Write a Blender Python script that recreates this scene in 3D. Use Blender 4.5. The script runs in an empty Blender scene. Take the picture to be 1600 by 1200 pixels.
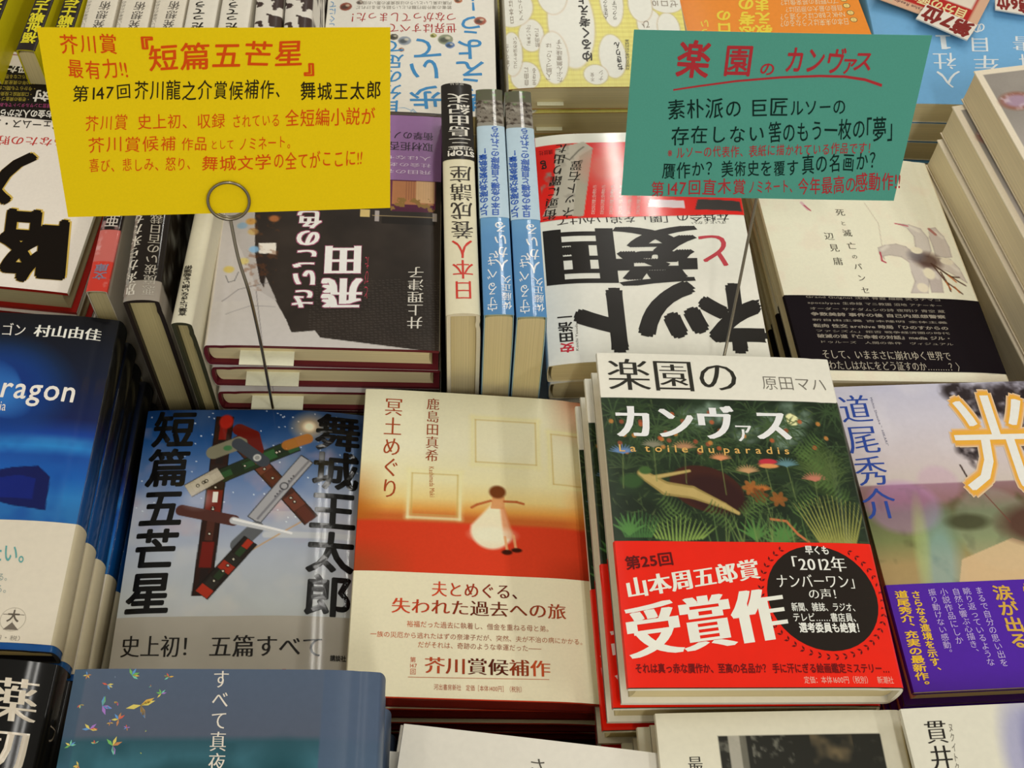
import bpy, math, random
import numpy as np
from mathutils import Matrix, Vector
C = bpy.context.scene.collection
SC = bpy.context.scene
# ---------------------------------------------------------------- camera, world, lamps, exposure
cam = bpy.data.cameras.new('camera'); cam_o = bpy.data.objects.new('camera', cam); C.objects.link(cam_o)
cam.sensor_width = 36.0; cam.lens = 41.6; cam.clip_start = .01
pitch, roll, head = math.radians(56.5), math.radians(4.0), math.radians(-5.0)
Rv = Vector((1, 0, 0)); Fv = Vector((0, math.cos(pitch), -math.sin(pitch))); Uv = Vector((0, math.sin(pitch), math.cos(pitch)))
R2 = Rv*math.cos(roll)+Uv*math.sin(roll); U2 = Uv*math.cos(roll)-Rv*math.sin(roll)
M = Matrix((R2, U2, -Fv)).transposed()
cam_o.matrix_world = Matrix.Translation((0, 0, .70)) @ (Matrix.Rotation(head, 3, 'Z') @ M).to_4x4()
SC.camera = cam_o
SC.view_settings.view_transform = 'Standard'; SC.view_settings.look = 'None'
SC.view_settings.gamma = 1; SC.view_settings.use_curve_mapping = False
SC.view_settings.exposure = 0.10
wd = bpy.data.worlds.new('shop_air'); SC.world = wd; wd.use_nodes = True
wd.node_tree.nodes['Background'].inputs[0].default_value = (1.0, .95, .87, 1)
wd.node_tree.nodes['Background'].inputs[1].default_value = .50
def lamp(x, y, z, sx, sy, e, col=(1, .97, .90)):
    l = bpy.data.lights.new('ceiling_and_fill_tube', 'AREA'); l.shape = 'RECTANGLE'; l.size = sx; l.size_y = sy; l.energy = e; l.color = col
    o = bpy.data.objects.new('ceiling_and_fill_lamp', l); C.objects.link(o); o.location = (x, y, z); return o
# pairs of fluorescent tubes on the shop ceiling, running away from the viewer; those behind the camera are added fill for the cards
for x, y, e in ((.42, 1.15, 3.4), (.42, 2.9, 7), (-1.25, 1.3, 1.2), (2.1, 1.3, 4.5), (.42, -1.6, 9.5), (2.1, -1.6, 10), (-1.25, -1.6, 2.5)):
    for dx in (-.05, .05):
        lamp(x+dx, y, 2.42, .034, 1.2, e)
# ---------------------------------------------------------------- small helpers
def lin(c):
    c = np.asarray(c, float)/255.; return np.where(c <= .04045, c/12.92, ((c+.055)/1.055)**2.4)
KL = .78
def alb(c): l = lin(c); return np.clip((l-.006*np.exp(-l*12))/KL, .0025, .93)
def hx(s): return tuple(int(s[i:i+2], 16) for i in (0, 2, 4))
def col(c): return alb(hx(c) if isinstance(c, str) else c)
def rot(yaw, tx, ty):
    cz, sz, cx, sx, cy, sy = math.cos(yaw), math.sin(yaw), math.cos(tx), math.sin(tx), math.cos(ty), math.sin(ty)
    return np.array([[cz, -sz, 0], [sz, cz, 0], [0, 0, 1]])@np.array([[1, 0, 0], [0, cx, -sx], [0, sx, cx]])@np.array([[cy, 0, -sy], [0, 1, 0], [sy, 0, cy]])
# ---------------------------------------------------------------- materials
def mat(name, rough=.6, coat=0., coat_r=.1, metal=0., base=None, bump=0., bscale=600., spec=.5):
    m = bpy.data.materials.new(name); m.use_nodes = True; nt = m.node_tree; b = nt.nodes['Principled BSDF']
    b.inputs['Roughness'].default_value = rough; b.inputs['Metallic'].default_value = metal
    b.inputs['Coat Weight'].default_value = coat; b.inputs['Coat Roughness'].default_value = coat_r
    b.inputs['Specular IOR Level'].default_value = spec
    tc = nt.nodes.new('ShaderNodeTexCoord')
    nz = nt.nodes.new('ShaderNodeTexNoise'); nz.inputs['Scale'].default_value = bscale; nz.inputs['Detail'].default_value = 2
    nt.links.new(tc.outputs['Object'], nz.inputs['Vector'])
    if base is None:
        a = nt.nodes.new('ShaderNodeAttribute'); a.attribute_name = 'ink'; src = a.outputs['Color']
    else:
        r = nt.nodes.new('ShaderNodeRGB'); r.outputs[0].default_value = (*base, 1); src = r.outputs[0]
    mx = nt.nodes.new('ShaderNodeMixRGB'); mx.blend_type = 'MULTIPLY'; mx.inputs[0].default_value = 1
    rp = nt.nodes.new('ShaderNodeMapRange'); rp.inputs[3].default_value = .95; rp.inputs[4].default_value = 1.05
    nt.links.new(nz.outputs['Fac'], rp.inputs[0]); nt.links.new(src, mx.inputs[1]); nt.links.new(rp.outputs[0], mx.inputs[2])
    nt.links.new(mx.outputs[0], b.inputs['Base Color'])
    if bump:
        bp = nt.nodes.new('ShaderNodeBump'); bp.inputs['Strength'].default_value = bump; bp.inputs['Distance'].default_value = .0004
        nt.links.new(nz.outputs['Fac'], bp.inputs['Height']); nt.links.new(bp.outputs[0], b.inputs['Normal'])
    return m
MT = {
 'matte': mat('matte_paper', .8, bump=.10, spec=.12),
 'satin': mat('satin_paper', .5, .12, .2, bump=.05, bscale=300, spec=.18),
 'gloss': mat('glossy_laminated_paper', .5, .42, .07, bump=.10, bscale=90, spec=.1),
 'foil': mat('holographic_film', .22, 1., .06, bump=.25, bscale=420, metal=.25),
 'card': mat('coloured_card', .85, bump=.12, bscale=900, spec=.2),
 'steel': mat('brushed_steel_wire', .28, metal=1., base=(.27, .24, .18)),
 'gold': mat('gold_foil', .18, metal=1., base=(.85, .68, .30)),
}
def pages_mat():
    m = bpy.data.materials.new('paper_page_edges'); m.use_nodes = True; nt = m.node_tree; b = nt.nodes['Principled BSDF']
    b.inputs['Roughness'].default_value = .9; b.inputs['Specular IOR Level'].default_value = .15
    tc = nt.nodes.new('ShaderNodeTexCoord'); mp = nt.nodes.new('ShaderNodeMapping'); mp.inputs['Scale'].default_value = (6, 6, 2600)
    nz = nt.nodes.new('ShaderNodeTexNoise'); nz.inputs['Scale'].default_value = 1; nz.inputs['Detail'].default_value = 3
    a = nt.nodes.new('ShaderNodeAttribute'); a.attribute_name = 'ink'
    mx = nt.nodes.new('ShaderNodeMixRGB'); mx.blend_type = 'MULTIPLY'; mx.inputs[0].default_value = 1
    rp = nt.nodes.new('ShaderNodeMapRange'); rp.inputs[3].default_value = .72; rp.inputs[4].default_value = 1.12
    nt.links.new(tc.outputs['Object'], mp.inputs[0]); nt.links.new(mp.outputs[0], nz.inputs['Vector']); nt.links.new(nz.outputs['Fac'], rp.inputs[0])
    nt.links.new(a.outputs['Color'], mx.inputs[1]); nt.links.new(rp.outputs[0], mx.inputs[2]); nt.links.new(mx.outputs[0], b.inputs['Base Color'])
    bp = nt.nodes.new('ShaderNodeBump'); bp.inputs['Strength'].default_value = .3; bp.inputs['Distance'].default_value = .0003
    nt.links.new(nz.outputs['Fac'], bp.inputs['Height']); nt.links.new(bp.outputs[0], b.inputs['Normal'])
    return m
MT['pages'] = pages_mat()
# ---------------------------------------------------------------- glyphs
_gc = {}
def glyph(ch, off):
    k = (ch, round(off, 3))
    if k in _gc: return _gc[k]
    c = bpy.data.curves.new('g', 'FONT'); c.body = ch; c.size = 1; c.offset = off; c.resolution_u = 3; c.fill_mode = 'FRONT'
    o = bpy.data.objects.new('g', c); m = o.to_mesh(); m.calc_loop_triangles()
    v = np.array([p.co[:2] for p in m.vertices], float).reshape(-1, 2)
    t = np.array([p.vertices[:] for p in m.loop_triangles], int).reshape(-1, 3)
    o.to_mesh_clear(); bpy.data.objects.remove(o); bpy.data.curves.remove(c)
    _gc[k] = (v, t); return _gc[k]
def adv(ch):
    if ord(ch) < 0x2000:
        if ch == ' ': return .3
        v, _ = glyph(ch, 0); return (v[:, 0].max() if len(v) else .3)+.07
    return 1.0
def tris_of(v, t):            # unshared triangles
    return v[t].reshape(-1, 2), np.arange(len(t)*3).reshape(-1, 3)
def refine(tri, mx):          # tri: (n,3,2) in mm; split until edges are short enough to follow a curved cover
    for _ in range(5):
        e = np.stack([np.linalg.norm(tri[:, 0]-tri[:, 1], axis=1), np.linalg.norm(tri[:, 1]-tri[:, 2], axis=1), np.linalg.norm(tri[:, 2]-tri[:, 0], axis=1)], 1)
        big = e.max(1) > mx
        if not big.any(): break
        a = tri[big]; k = e[big].argmax(1); n = np.arange(len(a))
        p, q, r = a[n, k], a[n, (k+1) % 3], a[n, (k+2) % 3]; m = (p+q)/2
        tri = np.concatenate([tri[~big], np.stack([p, m, r], 1), np.stack([m, q, r], 1)])
    return tri
# every print is (text, box, colour, options); box = left, top, right, bottom in mm on the page, or 6 numbers: bottom-left, bottom-right, top-left
def p_(txt, box, c, v=0, k='g', wt=0., jit=0., th=.0, lay=0, fit=0, it=0., rotc=0):
    return dict(txt=txt, box=box, c=c, v=v, k=k, wt=wt, jit=jit, th=th, lay=lay, fit=fit, it=it, rotc=rotc)
def layout(pr):
    """triangles (n,3,2) in mm, with one colour per corner"""
    b = pr['box']
    if len(b) == 4:
        x0, y0, x1, y1 = b; BL, BR, TL = np.array([x0, y1]), np.array([x1, y1]), np.array([x0, y0])
    else:
        BL, BR, TL = np.array(b[:2]), np.array(b[2:4]), np.array(b[4:6])
    ux, uy = BR-BL, TL-BL
    n = len(pr['txt']); offs = [0.]
    k = pr['k']; w0 = pr['wt']
    cellw = (np.linalg.norm(ux) if pr['v'] else np.linalg.norm(ux)/max(1, sum(adv(c) for c in pr['txt'])))
    ring = None
    if k == 'm':              # brush / serif look: thin strokes thickened sideways
        offs = [-.018, -.006, .006, .018] if w0 <= 0 else list(np.linspace(-.02-w0, .02+w0, 6)); base = 0. if w0 > .02 else -.010
    else:
        base = 0.; rr = (.026 if k == 'b' else 0.)+w0
        if rr > .003: ring = [(rr*math.cos(a), rr*math.sin(a)) for a in np.linspace(.3, 6.58, (9 if rr > .02 else 5))[:-1]]+[(0., 0.)]; offs = [q[0] for q in ring]
        elif rr < -.003: base = rr
    advs = [adv(c) for c in pr['txt']]; tot = sum(advs); cur = 0.; out = []
    rnd = random.Random(pr['txt'])
    for i, ch in enumerate(pr['txt']):
        if ch in ' \u3000': cur += advs[i]; continue
        g, t = glyph(ch, base)
        if len(t) == 0: cur += advs[i]; continue
        for s, o in enumerate(offs):
            q = g.copy(); q[:, 0] += o; q[:, 1] += ring[s][1] if ring else 0.; q[:, 1] = (q[:, 1]+.115)
            if pr['it']: q[:, 0] += pr['it']*(q[:, 1]-.5)
            if pr['jit']:
                a = rnd.uniform(-1, 1)*pr['jit']*.12 if s == 0 else a
                sc = 1-abs(rnd.uniform(-1, 1))*pr['jit']*.18 if s == 0 else sc
                dy = rnd.uniform(-1, 1)*pr['jit']*.06 if s == 0 else dy
                d = q-np.array([.5*advs[i], .5]); q = np.stack([d[:, 0]*math.cos(a)-d[:, 1]*math.sin(a), d[:, 0]*math.sin(a)+d[:, 1]*math.cos(a)], 1)*sc+np.array([.5*advs[i], .5+dy])
            if pr['v']:
                if ch in 'ー…―～（）〈〉「」':      # these stand upright in a column
                    q = np.stack([q[:, 1], 1-q[:, 0]], 1)
                elif ch in '、。': q = q+np.array([.55, .5])
                if advs[i] < .99: q[:, 0] += .5-advs[i]/2
                X = q[:, 0]; Y = 1-(i+1-q[:, 1])/n
            else:
                X = (cur+q[:, 0])/tot; Y = q[:, 1]
            mm = BL+np.outer(X, ux)+np.outer(Y, uy)
            out.append((mm[t], X, t, s))
        cur += advs[i]
    return out, cellw
def ink_of(c, X):
    if isinstance(c, (list, tuple)) and len(c) == 3 and isinstance(c[0], str):
        a, m, e = (col(x) for x in c); X = np.clip(X, 0, 1)[:, None]
        return np.where(X < .5, a+(m-a)*X*2, m+(e-m)*(X-.5)*2)
    return np.tile(col(c), (len(X), 1))
# ---------------------------------------------------------------- sheet mesh: printed paper laid over a surface P(s, v, off)
class Sheet:
    def __init__(s): s.V = []; s.K = []; s.F = []; s.n = 0
    def add(s, v, k, f):
        s.V.append(np.asarray(v, float)); s.K.append(np.asarray(k, float)); s.F.append((np.asarray(f, int)+s.n)); s.n += len(v)
    def grid(s, P, S, Vv, paint, off, flip=False):
        S = np.asarray(S, float); Vv = np.asarray(Vv, float)
        X, Y = np.meshgrid(S, Vv); x, y = X.ravel(), Y.ravel()
        k = paint(X, Y) if callable(paint) else np.tile(col(paint), (len(x), 1))
        k = np.asarray(k).reshape(-1, 3)
        i = np.arange((len(Vv)-1)*(len(S)-1)); a = (i//(len(S)-1))*len(S)+i % (len(S)-1)
        f = np.stack([a, a+len(S), a+len(S)+1, a+1], 1)
        if flip: f = f[:, ::-1]
        s.add(P(x, y, off), k, f)
    def text(s, P, prints, ds=0., off=.14, mx=7.):
        for j, pr in enumerate(prints):
            for tri, X, t, c in layout(pr)[0]:
                q = tri.copy(); kc = ink_of(pr['c'], X)[t]
                if np.ptp(q.reshape(-1, 2), axis=0).max() > mx: 
                    q = refine(q, mx); kc = np.tile(kc[0, 0], (len(q), 3, 1))
                v = q.reshape(-1, 2)
                f = np.arange(len(v)).reshape(-1, 3)
                a = q[:, 1]-q[:, 0]; b = q[:, 2]-q[:, 0]; cr = a[:, 0]*b[:, 1]-a[:, 1]*b[:, 0]
                f[cr > 0] = f[cr > 0][:, ::-1]
                s.add(P(v[:, 0]+ds, v[:, 1], off+pr['lay']*.05+.004*c), kc.reshape(-1, 3), f)
    def shape(s, P, pts, c, off=.12, ds=0., mx=7.):        # flat printed polygon fan (convex)
        pts = np.asarray(pts, float); n = len(pts); ce = pts.mean(0)
        tri = refine(np.stack([np.tile(ce, (n, 1)), pts, np.roll(pts, -1, 0)], 1), mx)
        v = tri.reshape(-1, 2); f = np.arange(len(v)).reshape(-1, 3)
        a = tri[:, 1]-tri[:, 0]; b = tri[:, 2]-tri[:, 0]; cr = a[:, 0]*b[:, 1]-a[:, 1]*b[:, 0]; f[cr > 0] = f[cr > 0][:, ::-1]
        s.add(P(v[:, 0]+ds, v[:, 1], off), np.tile(col(c), (len(v), 1)), f)
    def build(s, name, m, parent=None, smooth=True):
        V = np.concatenate(s.V); K = np.concatenate(s.K)
        me = bpy.data.meshes.new(name)
        tot = sum(f.size for f in s.F); nf = sum(len(f) for f in s.F)
        me.vertices.add(len(V)); me.vertices.foreach_set('co', V.astype(np.float32).ravel())
        me.loops.add(tot); me.loops.foreach_set('vertex_index', np.concatenate([f.ravel() for f in s.F]).astype(np.int32))
        ls = np.concatenate([np.full(len(f), f.shape[1]) for f in s.F]); st = np.concatenate([[0], np.cumsum(ls)[:-1]])
        me.polygons.add(nf); me.polygons.foreach_set('loop_start', st.astype(np.int32))
        try: me.polygons.foreach_set('loop_total', ls.astype(np.int32))
        except Exception: pass
        if smooth: me.polygons.foreach_set('use_smooth', np.ones(nf, bool))
        me.update(calc_edges=True); me.validate()
        a = me.color_attributes.new('ink', 'FLOAT_COLOR', 'POINT')
        a.data.foreach_set('color', np.concatenate([K, np.ones((len(K), 1))], 1).astype(np.float32).ravel())
        me.materials.append(m if not isinstance(m, str) else MT[m])
        o = bpy.data.objects.new(name, me); C.objects.link(o)
        if parent: o.parent = parent
        return o
def smat(m): return MT[m]
def thing(o, label, cat, group=None):
    o['label'] = label; o['category'] = cat
    if group: o['group'] = group
    return o
# ---------------------------------------------------------------- the body of a book
def surf(w, h, T, hard, bend, wob, bl=32., gr=.55):
    """outer surface of a closed right-bound book; s runs across the front (0..w), over the spine (w..w+T), across the back; v runs down; off = distance outwards; all mm"""
    b = 2.6 if hard else 1.0
    def zf(s, v):
        z = -bend*np.clip((s-(w-bl))/bl, 0, 1)**2.2-min(.35*bend, 1.2)*np.clip((18-s)/18, 0, 1)**2
        z = z+wob*np.sin(s/w*2.6+.6)*np.cos(v/h*2.2)*.6
        if hard: z = z-gr*np.exp(-((s-(w-8.5))/2.4)**2)
        return z
    def P(s, v, off):
        s = np.asarray(s, float); v = np.asarray(v, float); S2 = 2*w+T
        z0 = zf(np.clip(s, 0, w), v); ze = zf(np.full_like(s, w), v)
        q = np.clip((s-w)/T, 0, 1); th = np.arccos(1-2*q); sn = np.sin(th); cn = np.cos(th)
        x = np.where(s <= w, s, np.where(s < w+T, w+b*sn+off*sn, np.maximum(S2-s, 0)))
        z = np.where(s <= w, z0+off, np.where(s < w+T, ze+(-T-ze)*q+off*cn, -T-off))
        # the folded-in edges at the fore-edge
        lo = s < 0; z = np.where(lo, z0+off+s, z); x = np.where(lo, 0-off, x)
        hi = s > S2; z = np.where(hi, -T-off+(s-S2), z); x = np.where(hi, 0-off, x)
        return np.stack([(x-w/2)/1000, (h/2-v)/1000, z/1000], -1)
    return P, zf, b
def steps(a, b, d): n = max(1, int(round((b-a)/d))); return np.linspace(a, b, n+1)
def spine_steps(w, T, n=12): return w+T*(1-np.cos(np.linspace(0, math.pi, n+1)))/2
FOLD = 2.6
def make_book(name, w, h, T, hard=1, jacket='e0dccb', art=None, res=.6, side=None, prints=(), spine=(), case='d8d2bd', page='cbbd92', obi=None, m='matte', bend=1.6, wob=.5, label_parts=None, shapes=(), slip=None, ribbon=None, back=None, om=None, bl=32.):
    w, h, T = w*1000, h*1000, T*1000
    root = bpy.data.objects.new(name, None); root.empty_display_size = .02; C.objects.link(root)
    P, zf, b = surf(w, h, T, hard, bend, wob, bl); PJ = surf(w, h, T, hard, bend, wob, bl, .3)[0]; PO = surf(w, h, T, hard, bend, wob, bl, .0)[0]
    fold = FOLD if hard else .6
    # jacket
    J = Sheet(); pf = art if art else jacket; ps = side if side else (art if art else jacket)
    J.grid(PJ, steps(-fold, 0, 1.3), steps(0, h, 4), ps, .3)
    rx = res if art else 4.; J.grid(PJ, steps(0, w, rx), steps(0, h, rx), pf, .3)
    J.grid(PJ, spine_steps(w, T, 36 if callable(ps) else 12), steps(0, h, .6 if callable(ps) else 4), ps, .3)
    J.grid(PJ, steps(w+T, 2*w+T, 6), steps(0, h, 6), back if back else (jacket if art is None else ps), .3)
    J.grid(PJ, steps(2*w+T, 2*w+T+fold, 1.3), steps(0, h, 6), back if back else (jacket if art is None else ps), .3)
    for pts, c in shapes: J.shape(PJ, pts, c, off=.36)
    J.text(PJ, prints, off=.44); J.text(PJ, spine, ds=w, off=.44, mx=4.)
    J.build('dust_jacket' if hard else 'cover_jacket', m, root)
    # case: boards of a hardcover or the soft cover under the jacket
    t = 2.3 if hard else .45
    K = Sheet(); S = np.concatenate([steps(0, w-14, 8), steps(w-13, w, 1.3), spine_steps(w, T)[1:], steps(w+T+2, 2*w+T, 12)]); VV = steps(0, h, 8)
    K.grid(P, S, VV, case, 0.); K.grid(P, S, VV, case, -t, True)
    for v in (0, h):
        a, c2 = P(S, np.full_like(S, v), 0.), P(S, np.full_like(S, v), -t); n = len(S); i = np.arange(n-1)
        f = np.stack([i, i+1, n+i+1, n+i], 1); K.add(np.concatenate([a, c2]), np.tile(col(case), (2*n, 1)), f if v else f[:, ::-1])
    for s in (0, 2*w+T):
        a, c2 = P(np.full_like(VV, s), VV, 0.), P(np.full_like(VV, s), VV, -t); a[:, 0] = c2[:, 0] = -w/2000; n = len(VV); i = np.arange(n-1)
        f = np.stack([i, i+1, n+i+1, n+i], 1); K.add(np.concatenate([a, c2]), np.tile(col(case), (2*n, 1)), f)
    K.build('hard_cover' if hard else 'soft_cover', 'satin', root)
    # page block
    ins = 3.0 if hard else .5; fe = 3.6 if hard else .8; g = Sheet()
    def prof(v):
        xs = steps(fe, w-3, 6); top = zf(xs, np.full_like(xs, v))-t-.15; n = 9
        zt, zb = top[-1], -T+t+.15; a = np.linspace(0, math.pi, n)[1:-1]
        arcx = w-3+(b+.6)*np.sin(a); arcz = zt+(zb-zt)*(1-np.cos(a))/2
        z0 = top[0]; arx = fe+(2.2 if hard else .6)*np.sin(a); arz = zb+(z0-zb)*(1-np.cos(a))/2
        X = np.concatenate([xs, arcx, xs[::-1], arx]); Z = np.concatenate([top, arcz, np.full(len(xs), zb), arz]); return X, Z
    vs = steps(ins, h-ins, 12); rings = []
    for v in vs:
        X, Z = prof(v); rings.append(np.stack([(X-w/2)/1000, np.full_like(X, (h/2-v)/1000), Z/1000], -1))
    n = len(rings[0]); Vt = np.concatenate(rings); i = np.arange((len(vs)-1)*n); r, c2 = i//n, i % n
    f = np.stack([r*n+c2, r*n+(c2+1) % n, (r+1)*n+(c2+1) % n, (r+1)*n+c2], 1)
    g.add(Vt, np.tile(col(page), (len(Vt), 1)), f)
    for k, ring in ((0, rings[0]), (1, rings[-1])):
        nx = len(steps(fe, w-3, 6)); cc = ring.mean(0); vv = np.concatenate([ring, [cc]]); i = np.arange(n)
        f = np.stack([i, (i+1) % n, np.full(n, n)], 1); g.add(vv, np.tile(col(page), (len(vv), 1)), f if k else f[:, ::-1])
    g.build('page_block', 'pages', root, smooth=False)
    if obi:
        v0, v1 = obi['v']; O = Sheet(); oc = obi.get('art') or obi['c']; os_ = obi.get('side', oc)
        rx = obi.get('res', .7) if obi.get('art') else 4.
        O.grid(PO, steps(-fold, 0, 1.3), steps(v0, v1, 4), os_, .55); O.grid(PO, steps(0, w, rx), steps(v0, v1, rx), oc, .55)
        O.grid(PO, spine_steps(w, T), steps(v0, v1, 3), os_, .55); O.grid(PO, steps(w+T, 2*w+T, 6), steps(v0, v1, 6), os_, .55)
        O.grid(PO, steps(2*w+T, 2*w+T+fold, 1.3), steps(v0, v1, 6), os_, .55)
        for pts, c in obi.get('shapes', ()): O.shape(PO, pts, c, off=.62)
        O.text(PO, obi.get('prints', ()), off=.72); O.text(PO, obi.get('spine', ()), ds=w, off=.72, mx=4.)
        O.build('paper_band', obi.get('m', m), root)
    if slip:      # sales slip sticking out of the pages at one end of the book
        for (x0, x1, depth, out, tilt) in slip:
            q = Sheet(); vb = h if out > 0 else 0; sg = 1 if out > 0 else -1
            xs = np.linspace(x0, x1, 5); ys = np.linspace(-14*sg, out, 6)
            X, Y = np.meshgrid(xs, ys); Z = -depth-.018*np.clip(Y*sg, 0, 99)**2*tilt
            Vx = np.stack([(X-w/2)/1000, (h/2-(vb+Y))/1000, Z/1000], -1).reshape(-1, 3)
            i = np.arange(20); a = (i//4)*5+i % 4; f = np.stack([a, a+5, a+6, a+1], 1)
            q.add(Vx, np.tile(col('e6dfc4'), (30, 1)), f); q.build('order_slip', 'matte', root)
    if ribbon:
        x0, c = ribbon; q = Sheet(); hh = h
        ys = np.linspace(-10, 5, 6); X, Y = np.meshgrid([x0, x0+2.6], ys); Z = -T*.5-.05*np.clip(Y, 0, 9)**2
        Vx = np.stack([(X-w/2)/1000, (h/2-(hh+Y))/1000, Z/1000], -1).reshape(-1, 3); i = np.arange(5)*2
        q.add(Vx, np.tile(col(c), (12, 1)), np.stack([i, i+2, i+3, i+1], 1)); q.build('bookmark_ribbon', 'satin', root)
    return root
def put(o, R, loc):
    m = Matrix([list(r) for r in R]).to_4x4(); m.translation = Vector(loc); o.matrix_world = m
def copy_tree(o):
    c = o.copy(); C.objects.link(c)
    for ch in o.children:
        d = ch.copy(); C.objects.link(d); d.parent = c; d.matrix_parent_inverse = ch.matrix_parent_inverse.copy()
    return c
def flat(name, fit, T, labels, group, flip=0, dz=None, lean=1., shift=(), zfl=.021, cat='book', **kw):
    """a stack of copies lying flat; the first label is the topmost book"""
    x, y, z, yaw, tx, ty, w, h = fit; n = len(labels)
    tl = abs(ty)*w/2+abs(tx)*h/2; dz = (z-.0275-.0012-tl/n)/n; T = dz-.0013-kw.get('wob', .5)*.0005-tl/n
    root = make_book(name, w, h, T, **kw)
    F = np.diag([-1., -1., 1.]) if flip else np.eye(3)
    put(root, rot(yaw, tx, ty)@F, (x, y, z)); thing(root, labels[0], cat, group if len(labels) > 1 else None)
    rnd = random.Random(name+labels[0])
    for i in range(1, n):
        k = 1-i/n
        c = copy_tree(root); a = rot(yaw+rnd.uniform(-1, 1)*.008, tx*k, ty*k)
        dx, dy = (shift[i-1] if i-1 < len(shift) else (rnd.uniform(-1, 1)*.0012, rnd.uniform(-1, 1)*.0012))
        put(c, a@F, (x+dx, y+dy, z-dz*i)); thing(c, labels[i], cat, group)
    return root
def standing(name, fit, T, labels, group, depth=.134, offs=(), cat='book', **kw):
    """books pushed in spine-up, their heads towards the viewer"""
    x, y, z, yaw, tx, ty, w, h = fit
    root = make_book(name, depth, h, T, **kw)
    for i, lb in enumerate(labels):
        c = root if i == 0 else copy_tree(root)
        o = (0, 0, 0, 0, 0) if i == 0 else offs[i-1]
        Fr = rot(yaw+o[3], tx, ty+o[4]); xi, yi, zi = Fr[:, 0], Fr[:, 1], Fr[:, 2]
        R = np.stack([zi, -yi, xi], 1)
        b = .0026 if kw.get('hard', 1) else .001
        loc = np.array([x+o[0], y+o[1], z+o[2]])-zi*(depth/2+b)+xi*(T/2)
        put(c, R, loc); thing(c, lb, cat, group if len(labels) > 1 else None)
    return root
# ---------------------------------------------------------------- printed pictures, painted per mesh point
class Art:
    """a picture on paper; X, Y in mm from the top-left corner of the cover"""
    def __init__(s, X, Y, base): s.X, s.Y = X, Y; s.c = np.zeros(X.shape+(3,))+np.array(hx(base), float)
    def put(s, a, c):
        c = np.array(hx(c), float) if isinstance(c, str) else np.asarray(c, float); a = np.clip(a, 0, 1)[..., None]; s.c = s.c*(1-a)+c*a; return s
    def ell(s, cx, cy, rx, ry, c, soft=.08, a=1., rot=0.):
        dx, dy = s.X-cx, s.Y-cy; co, si = math.cos(rot), math.sin(rot); u = (dx*co+dy*si)/rx; v = (-dx*si+dy*co)/ry
        r = np.sqrt(u*u+v*v); return s.put(a*np.clip((1-r)/max(soft, 1e-3)+.5, 0, 1), c)
    def seg(s, x0, y0, x1, y1, wd, c, a=1., soft=.5, wd1=None):
        dx, dy = x1-x0, y1-y0; L = dx*dx+dy*dy+1e-9; t = np.clip(((s.X-x0)*dx+(s.Y-y0)*dy)/L, 0, 1)
        d = np.hypot(s.X-x0-t*dx, s.Y-y0-t*dy); w = wd/2 if wd1 is None else (wd+(wd1-wd)*t)/2
        return s.put(a*np.clip((w-d)/soft+.5, 0, 1), c)
    def pl(s, pts, wd, c, a=1., soft=.5):
        for i in range(0, len(pts)-2, 2): s.seg(*pts[i:i+4], wd, c, a, soft)
        return s
    def bar(s, x0, y0, x1, y1, wd, c, a=1.):
        d = math.hypot(x1-x0, y1-y0); nx, ny = -(y1-y0)/d*wd/2, (x1-x0)/d*wd/2
        return s.poly([x0+nx, y0+ny, x1+nx, y1+ny, x1-nx, y1-ny, x0-nx, y0-ny], c, a)
    def poly(s, pts, c, a=1.):
        p = np.array(pts, float).reshape(-1, 2); q = np.roll(p, -1, 0); m = 0.
        for ox, oy in ((-.15, -.05), (.05, -.15), (.15, .05), (-.05, .15)):
            ins = np.zeros(s.X.shape, bool); X, Y = s.X+ox, s.Y+oy
            for (x0, y0), (x1, y1) in zip(p, q):
                if y0 == y1: continue
                ins ^= ((y0 > Y) != (y1 > Y)) & (X < (x1-x0)*(Y-y0)/(y1-y0)+x0)
            m = m+ins*.25
        return s.put(m*a, c)
    def vgrad(s, stops, x0=-99, x1=999):
        ys = [p[0] for p in stops]; cs = np.array([hx(p[1]) for p in stops], float)
        g = np.stack([np.interp(s.Y, ys, cs[:, i]) for i in range(3)], -1); m = ((s.X >= x0) & (s.X <= x1))[..., None]; s.c = np.where(m, g, s.c); return s
    def rect(s, x0, y0, x1, y1, c, a=1.):
        return s.put(((s.X >= x0) & (s.X <= x1) & (s.Y >= y0) & (s.Y <= y1))*a, c)
    def noise(s, sc, seed, octv=3):
        out = 0; amp = .5; rs = np.random.RandomState(seed)
        for _ in range(octv):
            N = 64; L = rs.rand(N, N); gx, gy = s.X/sc, s.Y/sc; ix, iy = np.floor(gx).astype(int), np.floor(gy).astype(int)
            fx, fy = gx-ix, gy-iy; fx = fx*fx*(3-2*fx); fy = fy*fy*(3-2*fy)
            g = lambda a, b: L[(iy+b) % N, (ix+a) % N]
            out = out+amp*((g(0, 0)*(1-fx)+g(1, 0)*fx)*(1-fy)+(g(0, 1)*(1-fx)+g(1, 1)*fx)*fy); amp *= .5; sc = sc*.5
        return out
    def done(s): return alb(np.clip(s.c, 0, 255))
def circle(cx, cy, rx, ry, n=28): return [(cx+rx*math.cos(i*2*math.pi/n), cy+ry*math.sin(i*2*math.pi/n)) for i in range(n)]
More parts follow.
